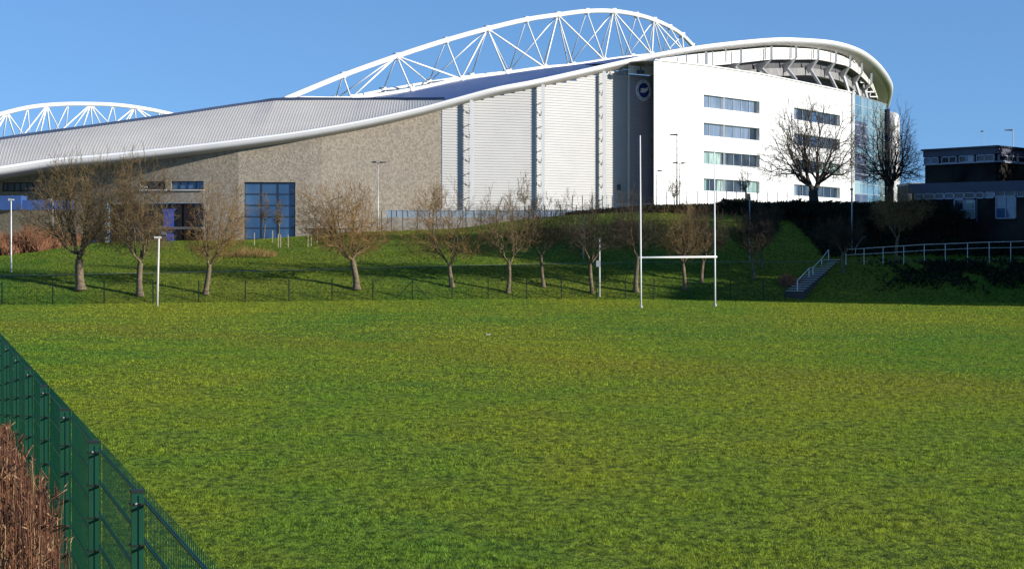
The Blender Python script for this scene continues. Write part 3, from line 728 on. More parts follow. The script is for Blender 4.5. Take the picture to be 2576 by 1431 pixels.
for (px, pt, pk, kx, ky, lx, ly, Yp) in ((1776, 131, 165, 1757, 178, 1770, 186, 268), (1864.5, 124, 157, 1846, 168, 1862, 184, 279), (1940.6, 117, 151, 1914, 172, 1935, 192, 290), (2003, 117, 146, 1979, 172, 2003, 202, 302), (2058.6, 122, 150, 2038, 175, 2064, 216, 314),
                                     (2103, 128, 156, 2083, 182, 2106, 228, 326), (2139, 141, 167, 2122, 191, 2136, 236, 338), (2168, 160, 185, 2152, 207, 2165, 250, 350), (2192, 185, 212, 2176, 226, 2185, 262, 362)):
    mb = MB(); y = Yp - 1.2
    a_, k_, m_, l_ = P(px, pt, y), P(px, pk, y), P(kx, ky, y + 1.5), P(lx, ly, y + .3)
    mb.bar(a_, k_, .34); 
    mb.prism([k_ + (.25, 0, .2), k_ + (-.3, 0, -.1), m_ + (-.9, 0, .5), m_ + (-.3, 0, -.7), m_ + (.2, 0, -.2)], (0.05, .4, 0))
    mb.bar(m_, l_, .42)
    rk = mb.build('raker_frame', M['grey_steel'], st)
mb = MB()
for px, pt, pb_, Yp in ((1727, 137, 168, 262), (1793, 130, 165, 270), (1826, 124, 157, 274), (1925, 119, 150, 288), (1990, 119, 148, 300), (2046, 122, 148, 311), (2090, 131, 152, 323)):
    mb = MB(); mb.bar(P(px, pt, Yp), P(px, pb_, Yp), .2); mb.build('cladding_post', M['grey_steel'], st)
# roof truss bits under the far end of the canopy
mb = MB()
for k in range(7):
    a_ = P(2146 + k * 8, 150 + k * 10, 345 + k * 4); b_ = P(2158 + k * 8, 172 + k * 12, 350 + k * 4)
    mb.tube([a_, b_], .14, 6); mb.tube([a_, P(2140 + k * 8, 170 + k * 12, 345 + k * 4)], .12, 6); mb.tube([b_, P(2140 + k * 8, 172 + k * 12, 345 + k * 4)], .12, 6)
mb.build('canopy_bracing', M['white_steel'], st)
mb = MB(); 
for px, Yp, z in ((1560, 252, Z_(186, 252)), (1612, 254.5, Z_(182, 254))):
    mb = MB(); c = P(px, 184, Yp - .8); mb.box2((c[0] - .5, Yp - 1.1, z - .25), (c[0] + .5, Yp - .6, z + .2)); mb.bar((c[0], Yp - .85, z + .2), (c[0], Yp - .85, z + .7), .12)
    mb.build('floodlight', M['mullion'], st)

# ------------------------------------------------------------ dark brick building at right
bb = empty('brick_building', tuple(P(2505, 600, 150)), 'flat roofed dark brick building with white window bands on the shaded right edge', 'building')
c0 = P(2505, 371, 150); zt = c0[2]
Lc = P(2327, 381, 0); # solve left corner at same height : Y = (zt-HC)*F/(622-381)
YL = (zt - HC) * F / (622 - 381); YR = (zt - HC) * F / (622 - 378)
cL = np.array((X_(2327, YL), YL)); cR = np.array((X_(2576, YR), YR)); cC = c0[:2]
dL = (cL - cC) / np.linalg.norm(cL - cC); dR = (cR - cC) / np.linalg.norm(cR - cC); lenL = np.linalg.norm(cL - cC)
def bbbox(mb, s0, s1, z0_, z1_, proud, depth=.3, face='L'):
    d = dL if face == 'L' else dR; n_ = np.array((d[1], -d[0])); n_ = n_ if n_[1] < 0 else -n_
    a_ = cC + d * s0; b_ = cC + d * s1
    q = [a_ + n_ * proud, b_ + n_ * proud, b_ - n_ * (depth - proud), a_ - n_ * (depth - proud)]
    mb.prism([(*p, z0_) for p in q], (0, 0, z1_ - z0_))
def bz(py): return float(Z_(py, 152))
bodyz = bz(640)
mb = MB(); cB = cL + dR * 18; cB2 = cC + dR * 18
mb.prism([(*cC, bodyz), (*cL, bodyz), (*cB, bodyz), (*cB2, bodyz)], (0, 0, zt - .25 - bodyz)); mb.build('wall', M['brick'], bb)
mb = MB(); 
for fc_, ln in (('L', lenL), ('R', 18)): bbbox(mb, -.1, ln + .1, bz(390), zt + .0, .12, .4, fc_)
mb.build('parapet', M['grey_panel'], bb)
mb = MB(); mb.prism([(*(cC - dL * .3 - dR * .3), zt + .01), (*(cL + dL * .3 - dR * .3), zt + .01), (*(cB + dL * .3), zt + .01), (*(cB2 - dL * .3), zt + .01)], (0, 0, .14)); mb.build('roof', M['mullion'], bb)
def bwin(s0, s1, z0_, z1_, face='L', cols=1, rows_=1, prd=.16, gm='glass_dark'):
    mb = MB(); fw = .08
    for k in range(cols + 1): u = s0 + (s1 - s0) * k / cols; bbbox(mb, u - fw / 2, u + fw / 2, z0_, z1_, prd, .12, face)
    for k in range(rows_ + 1): z = z0_ + (z1_ - z0_) * k / rows_; bbbox(mb, s0 + fw / 2, s1 - fw / 2, z - fw / 2, z + fw / 2, prd - .01, .1, face)
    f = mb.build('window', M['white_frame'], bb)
    mb = MB(); bbbox(mb, s0, s1, z0_, z1_, prd - .05, .03, face); mb.build('pane', M[gm], f)
def sL(px):  # distance along left face for a pixel column
    for _ in range(1):
        # intersect ray with the line cC + dL*s
        k = (px - 1288) / F
        return (cC[0] - k * cC[1]) / (k * dL[1] - dL[0])
def sR(px):
    k = (px - 1288) / F; return (cC[0] - k * cC[1]) / (k * dR[1] - dR[0])
for a_, b_ in ((2328, 2345), (2346, 2362), (2372, 2390), (2391, 2408), (2416, 2434), (2435, 2452), (2460, 2480), (2481, 2503)):
    bwin(sL(b_), sL(a_), bz(407.5), bz(392), gm='glass_pale' if a_ in (2328, 2346, 2435) else 'glass_dark')
for a_, b_ in ((2509, 2530), (2533, 2554), (2557, 2576)): bwin(sR(a_), sR(b_), bz(407), bz(393), 'R')
mb = MB(); bbbox(mb, -.1, lenL + .1, bz(411), bz(408), .2, .3, 'L'); bbbox(mb, -.1, 18, bz(411), bz(408), .2, .3, 'R'); mb.build('sill_band', M['white_frame'], bb)
# lower storey projects towards the camera
lo_ = empty_off = 1.6
zl = bz(463)
nL = np.array((dL[1], -dL[0])); nL = nL if nL[1] < 0 else -nL
nR = np.array((dR[1], -dR[0])); nR = nR if nR[1] < 0 else -nR
q = [(X_(2294, 154.5), 154.5), (X_(2600, 146.5), 146.5), (X_(2640, 160), 160), (X_(2294, 160), 160)]
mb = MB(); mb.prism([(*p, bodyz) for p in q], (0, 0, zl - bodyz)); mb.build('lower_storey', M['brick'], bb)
dF = (np.array(q[1]) - np.array(q[0])); lF = np.linalg.norm(dF); dF /= lF; nF = np.array((dF[1], -dF[0]))
def sF(px): k = (px - 1288) / F; return (k * q[0][1] - q[0][0]) / (dF[0] - k * dF[1])
def fbox(mb, s0, s1, z0_, z1_, proud, dep=.3):
    a_ = np.array(q[0]) + dF * s0; b_ = np.array(q[0]) + dF * s1
    mb.prism([(*(a_ + nF * proud), z0_), (*(b_ + nF * proud), z0_), (*(b_ + nF * (proud - dep)), z0_), (*(a_ + nF * (proud - dep)), z0_)], (0, 0, z1_ - z0_))
mb = MB(); fbox(mb, -.2, lF, bz(485), zl + .1, .2, .6); mb.build('lower_parapet', M['grey_panel'], bb)
def fwin(a_, b_, y0_, y1_, cols=1, rows_=1, gm='glass_dark', prd=.16):
    s0, s1 = sF(a_), sF(b_); z0_, z1_ = bz(y1_), bz(y0_); mb = MB(); fw = .09
    for k in range(cols + 1): u = s0 + (s1 - s0) * k / cols; fbox(mb, u - fw / 2, u + fw / 2, z0_, z1_, prd, .14)
    for k in range(rows_ + 1): z = z0_ + (z1_ - z0_) * k / rows_; fbox(mb, s0 + fw / 2, s1 - fw / 2, z - fw / 2, z + fw / 2, prd - .01, .12)
    f = mb.build('window', M['white_frame'], bb)
    mb = MB(); fbox(mb, s0, s1, z0_, z1_, prd - .05, .03); mb.build('pane', M[gm], f)
for a_, b_, g in ((2304, 2326, 'glass_dark'), (2328, 2352, 'glass_dark'), (2355, 2376, 'glass_dark'), (2379, 2401, 'glass_dark'), (2403, 2427, 'glass_dark'), (2429, 2454, 'glass_dark'), (2458, 2476, 'glass_dark'), (2481, 2502, 'glass_blue')):
    fwin(a_, b_, 486.5, 500, gm=g)
fwin(2505, 2556, 482, 497, 2, 1); fwin(2562, 2596, 484, 499, 1, 1)
fwin(2403, 2426, 503, 529, 1, 1); fwin(2430, 2454, 505, 550, 1, 2, 'glass_green'); fwin(2508, 2557, 499, 551, 2, 2, 'glass_blue')
mb = MB(); fbox(mb, sF(2403), sF(2426), bz(551), bz(530.5), .1, .05); fbox(mb, sF(2457), sF(2461), bz(560), bz(503), .12, .05); mb.build('door_panel', M['grey_panel'], bb)
# low white shed behind
sh = empty('shed', tuple(P(2308, 480, 175)), 'small white flat roofed shed just left of the dark brick building', 'shed')
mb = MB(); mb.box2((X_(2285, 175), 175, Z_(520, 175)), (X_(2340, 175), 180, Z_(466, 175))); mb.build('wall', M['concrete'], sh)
mb = MB(); mb.box2((X_(2284, 175), 174.8, Z_(465.5, 175)), (X_(2341, 175), 180.2, Z_(460.5, 175))); mb.build('roof', M['concrete_pale'], sh)

# ------------------------------------------------------------ trees
def prisms(p0, p1, r0, r1, n):
    d = p1 - p0; d = d / np.maximum(np.linalg.norm(d, axis=1), 1e-6)[:, None]
    up = np.where(np.abs(d[:, 2:3]) > .9, np.array((1.0, 0, 0)), np.array((0, 0, 1.0)))
    u = np.cross(d, up); u /= np.linalg.norm(u, axis=1)[:, None]; w = np.cross(d, u)
    ang = np.arange(n) * 2 * np.pi / n
    ring = u[:, None, :] * np.cos(ang)[None, :, None] + w[:, None, :] * np.sin(ang)[None, :, None]
    a = p0[:, None, :] + ring * r0[:, None, None]; b = p1[:, None, :] + ring * r1[:, None, None]
    V = np.concatenate([a, b], 1).reshape(-1, 3); base = np.arange(len(p0))[:, None, None] * 2 * n
    k = np.arange(n); fc = np.stack([k, (k + 1) % n, (k + 1) % n + n, k + n], 1)[None]
    return V, (base + fc).reshape(-1, 4)
def gen_tree(r, H, Wd, fork, R0, depth, twigs=3, twig_r=.009, offx=0, cz=.56, low=0.0, wy=None, limbs=3, tl=.43, upb=.5, mel=1.15, inner=.34):
    """top-down tree: tips fill a crown volume; groups of tips are split in two again and again, each group gets a branch"""
    N = 2 ** depth; pts = np.zeros((0, 3)); wy = wy or min(Wd, (H - fork) * 1.15)
    ph = r.uniform(0, 6, 6); Hh = H - fork
    while len(pts) < N:
        az = r.uniform(0, 2 * np.pi, N); th = np.arccos(r.uniform(math.cos(mel), 1, N)); th *= 1 + .12 * np.sin(2 * az + ph[4]); th = np.minimum(th, 1.45)
        wr = np.hypot(np.cos(az) * Wd / 2, np.sin(az) * wy / 2)
        Lm = ((np.sin(th) / wr) ** 2.5 + (np.cos(th) / Hh) ** 2.5) ** (-1 / 2.5)
        Lm *= 1 + .17 * np.sin(3 * az + ph[0] + 5 * th) + .09 * np.sin(5 * az + ph[1]) * np.sin(7 * th + ph[2]) + r.normal(0, .035, N)
        ok_ = r.uniform(0, 1, N) < (Lm / Lm.max()) ** 2.2; az, th, Lm = az[ok_], th[ok_], Lm[ok_]
        s_ = (inner + (1 - inner) * r.uniform(0, 1, len(az)) ** .6) * Lm
        p = np.stack([s_ * np.sin(th) * np.cos(az), s_ * np.sin(th) * np.sin(az), fork + s_ * np.cos(th)], 1)
        p[:, 0] += offx * np.clip((p[:, 2] - fork) / (.5 * Hh), 0, 1); pts = np.vstack([pts, p])
    pts = pts[:N]
    # trunk
    tz = np.linspace(0, fork, 6); lean = offx * .12; w_ = r.uniform(0, 6)
    tr = np.stack([lean * (tz / fork) ** 1.5 + .035 * fork * np.sin(tz / fork * 3 + w_) - .035 * fork * math.sin(w_), .02 * fork * np.sin(tz / fork * 4), tz], 1)
    tw = R0 * np.interp(tz / fork, [0, .08, .3, 1], [1.45, 1.12, .95, .86])
    segs = [(tr[:-1], tr[1:], tw[:-1], tw[1:])]
    P0 = tr[-1][None]; grp = pts[None]; R_prev = np.array([R0 * .8]); e_ = 1 / 2.15; D0 = np.array([[0, 0, 1.0]])
    for lv in range(depth):
        n, m_ = grp.shape[:2]
        mu = grp.mean(1, keepdims=True); dlt = grp - mu
        if lv < limbs:   # limbs separate by direction round the fork
            a_ = r.uniform(0, np.pi, n); axd = np.stack([np.cos(a_) , np.sin(a_) , np.full(n, .25)], 1)
            if lv == 0: axd[:] = (1, .2, 0)
            if lv == 1: axd[:] = (.2, 1, .2)
        else:
            C_ = np.einsum('nij,nik->njk', dlt, dlt); _, vec = np.linalg.eigh(C_); axd = vec[:, :, 2]
        key = (dlt * axd[:, None]).sum(-1); od = np.argsort(key, 1); grp = np.take_along_axis(grp, od[..., None], 1).reshape(n * 2, m_ // 2, 3)
        cen = grp.mean(1); par = np.repeat(P0, 2, 0); pd = np.repeat(D0, 2, 0); left = depth - lv - 1
        f = (.07 if lv < limbs - 1 else .30 if lv < limbs + 1 else .42) if left > 0 else 1.0
        f = f * r.uniform(.7, 1.3, (n * 2, 1)) if left > 0 else f
        vec_ = cen - par; L_ = np.linalg.norm(vec_, axis=1)[:, None]
        q1 = par + vec_ * f + r.normal(0, .03, (n * 2, 3)) * L_ * (left > 0)
        md = par + (q1 - par) * .5 + (pd * np.linalg.norm(q1 - par, axis=1)[:, None] - (q1 - par)) * .16
        cnt = 2.0 ** left; rr = np.maximum(twig_r, R0 * .80 * (cnt / N) ** e_) * r.uniform(.85, 1.15, n * 2)
        r0_ = np.minimum(rr * 1.12, np.repeat(R_prev, 2)); segs.append((par, md, r0_, rr)); segs.append((md, q1, rr, rr * .92))
        D0 = q1 - md; D0 /= np.maximum(np.linalg.norm(D0, axis=1), 1e-6)[:, None]; P0 = q1; R_prev = rr * .92
    # short twigs from the tips and along the last shoots
    k = twigs; a0 = np.repeat(segs[-2][0], k, 0); b0 = np.repeat(segs[-1][1], k, 0); u = r.uniform(.2, 1.0, (len(a0), 1)); st_ = a0 + (b0 - a0) * u
    out = np.repeat(D0, k, 0) + r.normal(0, .3, (len(a0), 3)) + np.array((0, 0, upb)); out /= np.linalg.norm(out, axis=1)[:, None]
    ln_ = tl * r.uniform(.4, 1.3, (len(a0), 1)); e1 = st_ + out * ln_
    segs.append((st_, e1, np.full(len(a0), twig_r * .85), np.full(len(a0), twig_r * .5)))
    s2 = st_ + (e1 - st_) * .5; o2 = out + r.normal(0, .5, out.shape); o2 /= np.linalg.norm(o2, axis=1)[:, None]
    segs.append((s2, s2 + o2 * ln_ * .6, np.full(len(a0), twig_r * .7), np.full(len(a0), twig_r * .45)))
    return segs
def build_tree(name, base, segs, label, cat, group, mt='bark', mc='twig', nthick=11):
    root = empty(name, base, label, cat, group)
    def acc(lst, n):
        Vs, Fs, o_ = [], [], 0
        for s in lst:
            V, fc = prisms(*[np.asarray(a) for a in s], n); Vs.append(V); Fs.append(fc + o_); o_ += len(V)
        return np.concatenate(Vs), np.concatenate(Fs)
    V, fc = acc(segs[:1], 12); V2, f2 = acc(segs[1:nthick], 7)
    tk = tri_mesh('trunk', np.concatenate([V, V2]) + WL[root], 4, M[mt], root, faces=np.concatenate([fc, f2 + len(V)]))
    V, fc = acc(segs[nthick:], 3); tri_mesh('crown', V + WL[root], 4, M[mc], root, faces=fc)
    return root
def gz(x, y): return float(ground_z(x, y))
def bankY(px, py):
    """depth at which the pixel meets the ground sheet"""
    ys = np.linspace(115, 164, 900); xs_ = X_(px, ys); zs = ground_z(xs_, ys); d = (HY + (HC - zs) / ys * F) - py
    i = np.argmax(d < 0); return float(ys[i]) if (d < 0).any() else 150.0
GT = 'bare winter trees along the grass bank'
#      base px,py, crown x0,x1, top, fork, trunk r, label, twig material
TR = [(203, 730, 78, 322, 404, 652, .36, 'largest bare tree on the left of the bank with a broad dense brown crown', 'twig'),
      (352, 745, 262, 432, 408, 660, .25, 'tall narrow bare tree just left of the white floodlight post', 'twig'),
      (517, 740, 486, 628, 470, 672, .22, 'bare tree with light golden brown crown just left of the big glazed window', 'twig_red'),
      (897, 728, 752, 962, 472, 655, .27, 'rounded orange-brown bare tree standing alone right of the big glazed window', 'twig_red'),
      (1137, 722, 1012, 1200, 478, 668, .2, 'leaning bare tree in front of the join of stone and ribbed metal wall', 'twig_red'),
      (1278, 737, 1192, 1348, 490, 662, .17, 'pale trunked vase shaped bare tree in front of the first ribbed metal bay', 'twig'),
      (1367, 722, 1300, 1425, 508, 645, .15, 'small dark bare tree between the two pale trunked ones near the middle', 'twig_dark'),
      (1490, 738, 1398, 1560, 505, 668, .18, 'dark bare tree with low wide limbs just left of the thin pole with a box', 'twig_dark'),
      (1600, 735, 1528, 1655, 492, 655, .2, 'dense bare tree behind the left rugby post', 'twig_dark'),
      (1722, 730, 1652, 1782, 520, 668, .17, 'bare tree seen under the rugby crossbar, the nearer of the two with touching crowns', 'twig'),
      (1765, 710, 1705, 1830, 530, 655, .16, 'bare tree seen under the rugby crossbar, the farther one leaning next to the right post', 'twig_dark'),
      (1897, 702, 1838, 1948, 535, 650, .15, 'slender forked dark tree right of the rugby posts', 'twig_dark'),
      (1915, 673, 1880, 1965, 520, 610, .13, 'thin straight dark tree standing on the upper bank right of the rugby posts', 'twig_dark'),
      (2122, 686, 2052, 2185, 560, 640, .15, 'small dark tree beside the top of the concrete steps', 'twig_dark'),
      (2256, 662, 2178, 2335, 478, 600, .16, 'shaded tree with a brownish crown behind the white handrail', 'twig_red')]
for i, (bx, by, x0, x1, ty, fy, r0, lab, mc) in enumerate(TR):
    Y = bankY(bx, by); x = X_(bx, Y); z = gz(x, Y); H = Z_(ty, Y) - z; fk = Z_(fy, Y) - z; Wd = (x1 - x0) / F * Y * 1.14; off = X_((x0 + x1) / 2, Y) - x
    r = np.random.default_rng(100 + i); big = i in (0, 1)
    sg = gen_tree(r, H, Wd, fk, r0 * .84, 11 if i in (0, 1, 3) else 10, twigs=2 if big else 2, twig_r=.0085 if big else .0078, offx=off, limbs=4 if i in (0, 3) else 3, mel=1.25 if i in (3, 4) else 1.05 if i < 3 else .95)
    build_tree('bare_tree', (x, Y, z - .03), sg, lab, 'tree', GT, 'bark' if mc in ('twig', 'twig_red') else 'bark', mc)
# two big trees at the right, standing on the top of the bank
for bx, by, Y, x0, x1, ty, fy, r0, lab in ((2050, 640, 158, 1905, 2170, 258, 480, .42, 'large spreading bare tree in front of the white office block'),
                                       (2236, 640, 160, 2150, 2322, 285, 478, .36, 'tall bare tree against the sky beside the glazed stadium corner')):
    x = X_(bx, Y); z = gz(x, Y); H = Z_(ty, Y) - z; fk = Z_(fy, Y) - z
    sg = gen_tree(np.random.default_rng(int(bx)), H, (x1 - x0) / F * Y, fk, r0, 10, twigs=3, twig_r=.0072, offx=X_((x0 + x1) / 2, Y) - x, limbs=4, tl=.7, mel=1.25, inner=.35)
    build_tree('bare_tree', (x, Y, z), sg, lab, 'tree', 'large bare trees at the right', 'bark_dark', 'twig_dark')
# slim young trees
YT = [(1101, 585, 173, 452, 'slim young tree at the join of the stone and metal walls, behind the leaning tree'), (1318, 560, 172, 438, 'slim young tree left of the second ladder column of the metal wall'), (1698, 524, 176, 440, 'slim young tree beside the tall lamp post at the white block'),
      (1873, 522, 176, 400, 'slim young tree in front of the first column of office windows'), (663, 610, 166, 480, 'slim young tree in front of the middle of the big glazed window'), (700, 608, 166, 500, 'thin sapling in front of the right part of the big glazed window')]
for i, (bx, by, Y, ty, lab) in enumerate(YT):
    x = X_(bx, Y); z = gz(x, Y) - .25; H = Z_(ty, Y) - z
    sg = gen_tree(np.random.default_rng(900 + i), H, 1.5 if i != 5 else .9, H * .36, .06, 7, twigs=3, twig_r=.009, limbs=1, tl=.3, upb=1.2, mel=.8, inner=.05)
    build_tree('young_tree', (x, Y, z), sg, lab, 'tree', 'young trees on the upper bank', 'bark', 'twig', 6)

# shrubs: twiggy clumps
def twig_cloud(n, cx, cy, wx, wy, h, r, base_z=None, lean=.35, rr=.014):
    x = cx + r.uniform(-1, 1, n) * wx / 2; y = cy + r.uniform(-1, 1, n) * wy / 2; z = ground_z(x, y) if base_z is None else np.full(n, base_z)
    prof_ = np.sqrt(np.clip(1 - ((x - cx) / (wx / 2)) ** 2 * .75, .1, 1)) * (.8 + .25 * np.sin(x * 1.9 + cy) * np.sin(x * .7))
    hh = h * prof_ * r.uniform(.35, 1.1, n); st_ = z + r.uniform(0, .45, n) * hh
    p0 = np.stack([x, y, st_], 1); d = np.stack([r.normal(0, lean, n), r.normal(0, lean, n), np.ones(n)], 1); d /= np.linalg.norm(d, axis=1)[:, None]
    p1 = p0 + d * (hh - (st_ - z))[:, None]
    return p0, p1, np.full(n, rr), np.full(n, rr * .5)
def leaf_cloud(n, cx, cy, cz, wx, wy, wz, r, s=.14):
    p = r.normal(0, 1, (n, 3)); p /= np.linalg.norm(p, axis=1)[:, None]; p *= r.uniform(.25, 1, n)[:, None] ** .4
    p *= 1 + .22 * np.sin(p[:, :1] * 7 + cx) * np.sin(p[:, 2:] * 8 + cy)
    p = p * np.array((wx, wy, wz)) / 2 + np.array((cx, cy, cz)); a = r.normal(0, s, (n, 3)); b = r.normal(0, s, (n, 3))
    return np.stack([p, p + a, p + b], 1)
def shrub(name, label, cat, group, cx, cy, wx, wy, h, n, mat, seed, leaves=0, lmat='ivy', rr=.014):
    r = np.random.default_rng(seed); z = gz(cx, cy)
    root = empty(name, (cx, cy, z), label, cat, group)
    V, fc = prisms(*twig_cloud(n, cx, cy, wx, wy, h, r, rr=rr), 3); tri_mesh('stems', V, 4, M[mat], root, faces=fc)
    if leaves: tri_mesh('foliage', leaf_cloud(leaves, cx, cy, z + h * .45, wx, wy, h * .95, r), 3, M[lmat], root)
    return root
# rusty scrub far left
for i, (px, Y, w, h) in enumerate(((-25, 150, 5, 2.2), (45, 151, 4.5, 2.4), (95, 156, 4.2, 2.2), (145, 160, 3.8, 1.9))):
    shrub('scrub_bush', ['rusty brown scrub at the left edge of the photo', 'rusty brown scrub beside the left lamp post', 'rusty scrub between the left lamp post and the largest tree', 'paler scrub clump directly behind the largest left tree'][i], 'shrub', 'rusty scrub at far left', X_(px, Y), Y, w, 4, h, 2600, 'scrub', 20 + i, rr=.02)
shrub('scrub_bush', 'low brown-green bush on the path edge left of the rounded tree', 'shrub', None, X_(625, 142), 142.5, 4.0, 2, .8, 500, 'twig_red', 31, 0)
shrub('scrub_bush', 'reddish bush at the foot of the concrete steps', 'shrub', None, X_(1990, 136), 135.6, 1.7, 1.2, .9, 500, 'scrub', 33, 0)
# hedge along the top of the bank at right
hd = empty('hedge', (20, 162, 6), 'dark brown hedge along the top of the bank in front of the white office block', 'hedge')
rH = np.random.default_rng(5); SG = []; LF = []
for px in np.arange(1440, 2330, 16):
    Y = 163.5; x = X_(px, Y); h = np.interp(px, [1560, 1640, 1750, 1900, 2330], [.5, 1.0, 1.5, 1.6, 1.6]); 
    z = gz(x, Y); top = Z_(np.interp(px, [1440, 1560, 1700, 1900, 2330], [536, 526, 519, 516, 516]), Y); dn = np.interp(px, [1440, 1560, 1640, 1800, 1900, 1980, 2060, 2330], [.5, 1.3, 2.6, 3.6, 4.4, 5.4, 7.8, 7.4])
    n = 420 if px < 1850 else 260
    xx = x + rH.uniform(-.5, .5, n); yy = Y - rH.uniform(0, 1, n) * dn * 2.2; zz = ground_z(xx, yy); hh = np.clip(top - zz, .3, 2.2) * rH.uniform(.3, 1.03, n)
    p0 = np.stack([xx, yy, zz], 1); p1 = p0 + np.stack([rH.normal(0, .2, n), rH.normal(0, .2, n), hh], 1); SG.append((p0, p1, np.full(n, .02), np.full(n, .008)))
    n = 420 if px < 1850 else int(400 * dn)
    xx = x + rH.uniform(-.5, .5, n); yy = Y - rH.uniform(0, 1, n) * dn * 2.2; zz = ground_z(xx, yy); q_ = np.stack([xx, yy, zz + np.clip(top - zz, .2, 2.6) * rH.uniform(0, .95, n)], 1)
    LF.append(np.stack([q_, q_ + rH.normal(0, .1, (n, 3)), q_ + rH.normal(0, .1, (n, 3))], 1))
V, fc = prisms(*[np.concatenate([s[k] for s in SG]) for k in range(4)], 3); tri_mesh('stems', V, 4, M['hedge'], hd, faces=fc)
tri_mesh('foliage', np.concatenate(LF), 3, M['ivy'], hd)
# shaded shrubs on the right of the bank
for i, (px, Y, w, h, lab) in enumerate(((1850, 158, 3.4, .9, 'dark round bush on the upper bank right of the rugby posts'), (2000, 154, 4.5, 1.4, 'dark evergreen bush below the hedge left of the large spreading tree'), (2075, 153, 5, 1.5, 'dark evergreen bush beneath the large spreading tree'),
                                  (2165, 152, 5, 1.5, 'dark evergreen bush behind the lamp pole by the steps'), (2250, 152, 5, 1.7, 'dark evergreen bush beneath the tall tree against the sky'), (2310, 152, 4.2, 1.9, 'dark evergreen bush at the left end of the brick building'))):
    shrub('evergreen_bush', lab, 'shrub', 'dark bushes on the shaded bank', X_(px, Y), Y, w, 4, h, 500, 'hedge', 60 + i, 5200, rr=.02)
ru = np.random.default_rng(77); n = 90000; x = ru.uniform(19.5, 50, n); y = ru.uniform(133.6, 158, n); e = edgeY(x)  # dark leaf cover added to deepen the shade on this bank
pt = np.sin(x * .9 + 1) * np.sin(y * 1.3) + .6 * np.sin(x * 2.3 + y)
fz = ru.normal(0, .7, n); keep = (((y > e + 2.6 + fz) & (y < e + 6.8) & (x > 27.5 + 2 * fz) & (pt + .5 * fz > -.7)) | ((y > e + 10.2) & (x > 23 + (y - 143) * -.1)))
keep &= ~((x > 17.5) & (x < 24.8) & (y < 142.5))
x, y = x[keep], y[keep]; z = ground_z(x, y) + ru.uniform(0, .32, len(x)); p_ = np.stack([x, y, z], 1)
tag(tri_mesh('shade_undergrowth', np.stack([p_, p_ + ru.normal(0, .13, p_.shape), p_ + ru.normal(0, .13, p_.shape)], 1), 3, M['ivy'], None, (30, 145, 3)), 'dark low leaves added to deepen the shade on the right hand bank', 'shade_undergrowth', None, 'stuff')
# off-frame evergreens that shade the right hand bank
for i in range(15):
    x, y = 47 + (i % 2) * 5 + i * .5, 122 + i * 5.4; h = 12.5 + (i * 37 % 5) * .6 + (2 if i > 4 else 0)
    if i >= 9: x, y, h = 45.5 + (i - 9) % 3 * 6.0, 128.5 + (i - 9) * 1.7 + (i - 9) % 3 * -1.5, 21 + (i - 9) % 4  # taller unseen ones added to throw shade across the bank and path
    z = gz(x, y)
    root = empty('shade_evergreen', (x, y, z), 'unseen dark evergreen tree beyond the right edge, placed to shade the bank', 'tree', 'unseen evergreens placed to shade the bank')
    mb = MB(); mb.tube([(x, y, z), (x, y, z + h * .5), (x, y, z + h * .95)], [.28, .2, .05], 8); mb.build('trunk', M['bark_dark'], root)
    tri_mesh('crown', leaf_cloud(7000, x, y, z + h * .52, 7, 7, h * .98, np.random.default_rng(300 + i), .3), 3, M['ivy'], root)

# ------------------------------------------------------------ goal posts
gp = empty('rugby_goalposts', tuple(P(1707, 773, 115.5)), 'tall white H shaped rugby goalposts standing on the far side of the field', 'goalposts')
gl_ = []
for px, pb_, pt in ((1612.5, 775, 341), (1799, 770.5, 349)):
    zb = .02; Y = (HC - zb) * F / (pb_ - HY); b0 = np.array((X_(px, Y), Y, zb - .1)); t0 = np.array((X_(px - 2.2, Y), Y, Z_(pt, Y))); c0_ = np.array((X_(px - .4, Y), Y, Z_(648 if px < 1700 else 646, Y))); gl_.append(c0_)
    mb = MB(); mid = b0 + (t0 - b0) * .3; mb.tube([b0, mid, t0], [.055, .05, .036], 12); p_ = mb.build('upright', M['white_plastic'], gp, smooth=True)
    mb = MB(); mb.tube([b0 + (0, 0, .05), b0 + (0, 0, .25)], .1, 12); mb.build('base_sleeve', M['grey_steel'], p_)
mb = MB(); mb.tube([gl_[0] + (-.1, 0, 0), gl_[1] + (.1, 0, 0)], .06, 12); mb.build('crossbar', M['white_plastic'], gp, smooth=True)

# ------------------------------------------------------------ lamps and poles
def lamp(base_px, base_py, Y, top_py, heads, label, mat='galv', r=.06, zb=None, cat='lamp post', name='street_lamp', headmat='black_post', group='lamp posts', armlen=None):
    x = X_(base_px, Y); z = zb if zb is not None else gz(x, Y) - .05; zt_ = Z_(top_py, Y)
    root = empty(name, (x, Y, z), label, cat, group)
    mb = MB(); mb.tube([(x, Y, z), (x, Y, z + (zt_ - z) * .25), (x, Y, zt_)], [r * 1.3, r * .85, r * .6], 8); mb.build('pole', M[mat], root, smooth=True)
    for (hx0, hx1, hy) in heads:
        xa, xb = X_(hx0, Y), X_(hx1, Y); zh = Z_(hy, Y); near_, far_ = (xb, xa) if abs(xb - x) < abs(xa - x) else (xa, xb)
        mb = MB(); mb.tube([(x, Y, zt_ - .05), (near_, Y, zh)], r * .6, 6); mb.build('arm', M[mat], root)
        s_ = 1 if far_ > near_ else -1; Lh = abs(far_ - near_); mb = MB()
        mb.prism([(near_, Y - .16, zh - .07), (far_, Y - .13, zh - .03), (far_, Y - .13, zh + .05), (near_, Y - .16, zh + .10)], (0, .32, 0)); mb.build('lamp_head', M[headmat], root)
    return root
lamp(951, 586, 172, 410, [(934, 947, 408.5), (956, 971, 409)], 'double headed lamp post in front of the stone wall', r=.05)
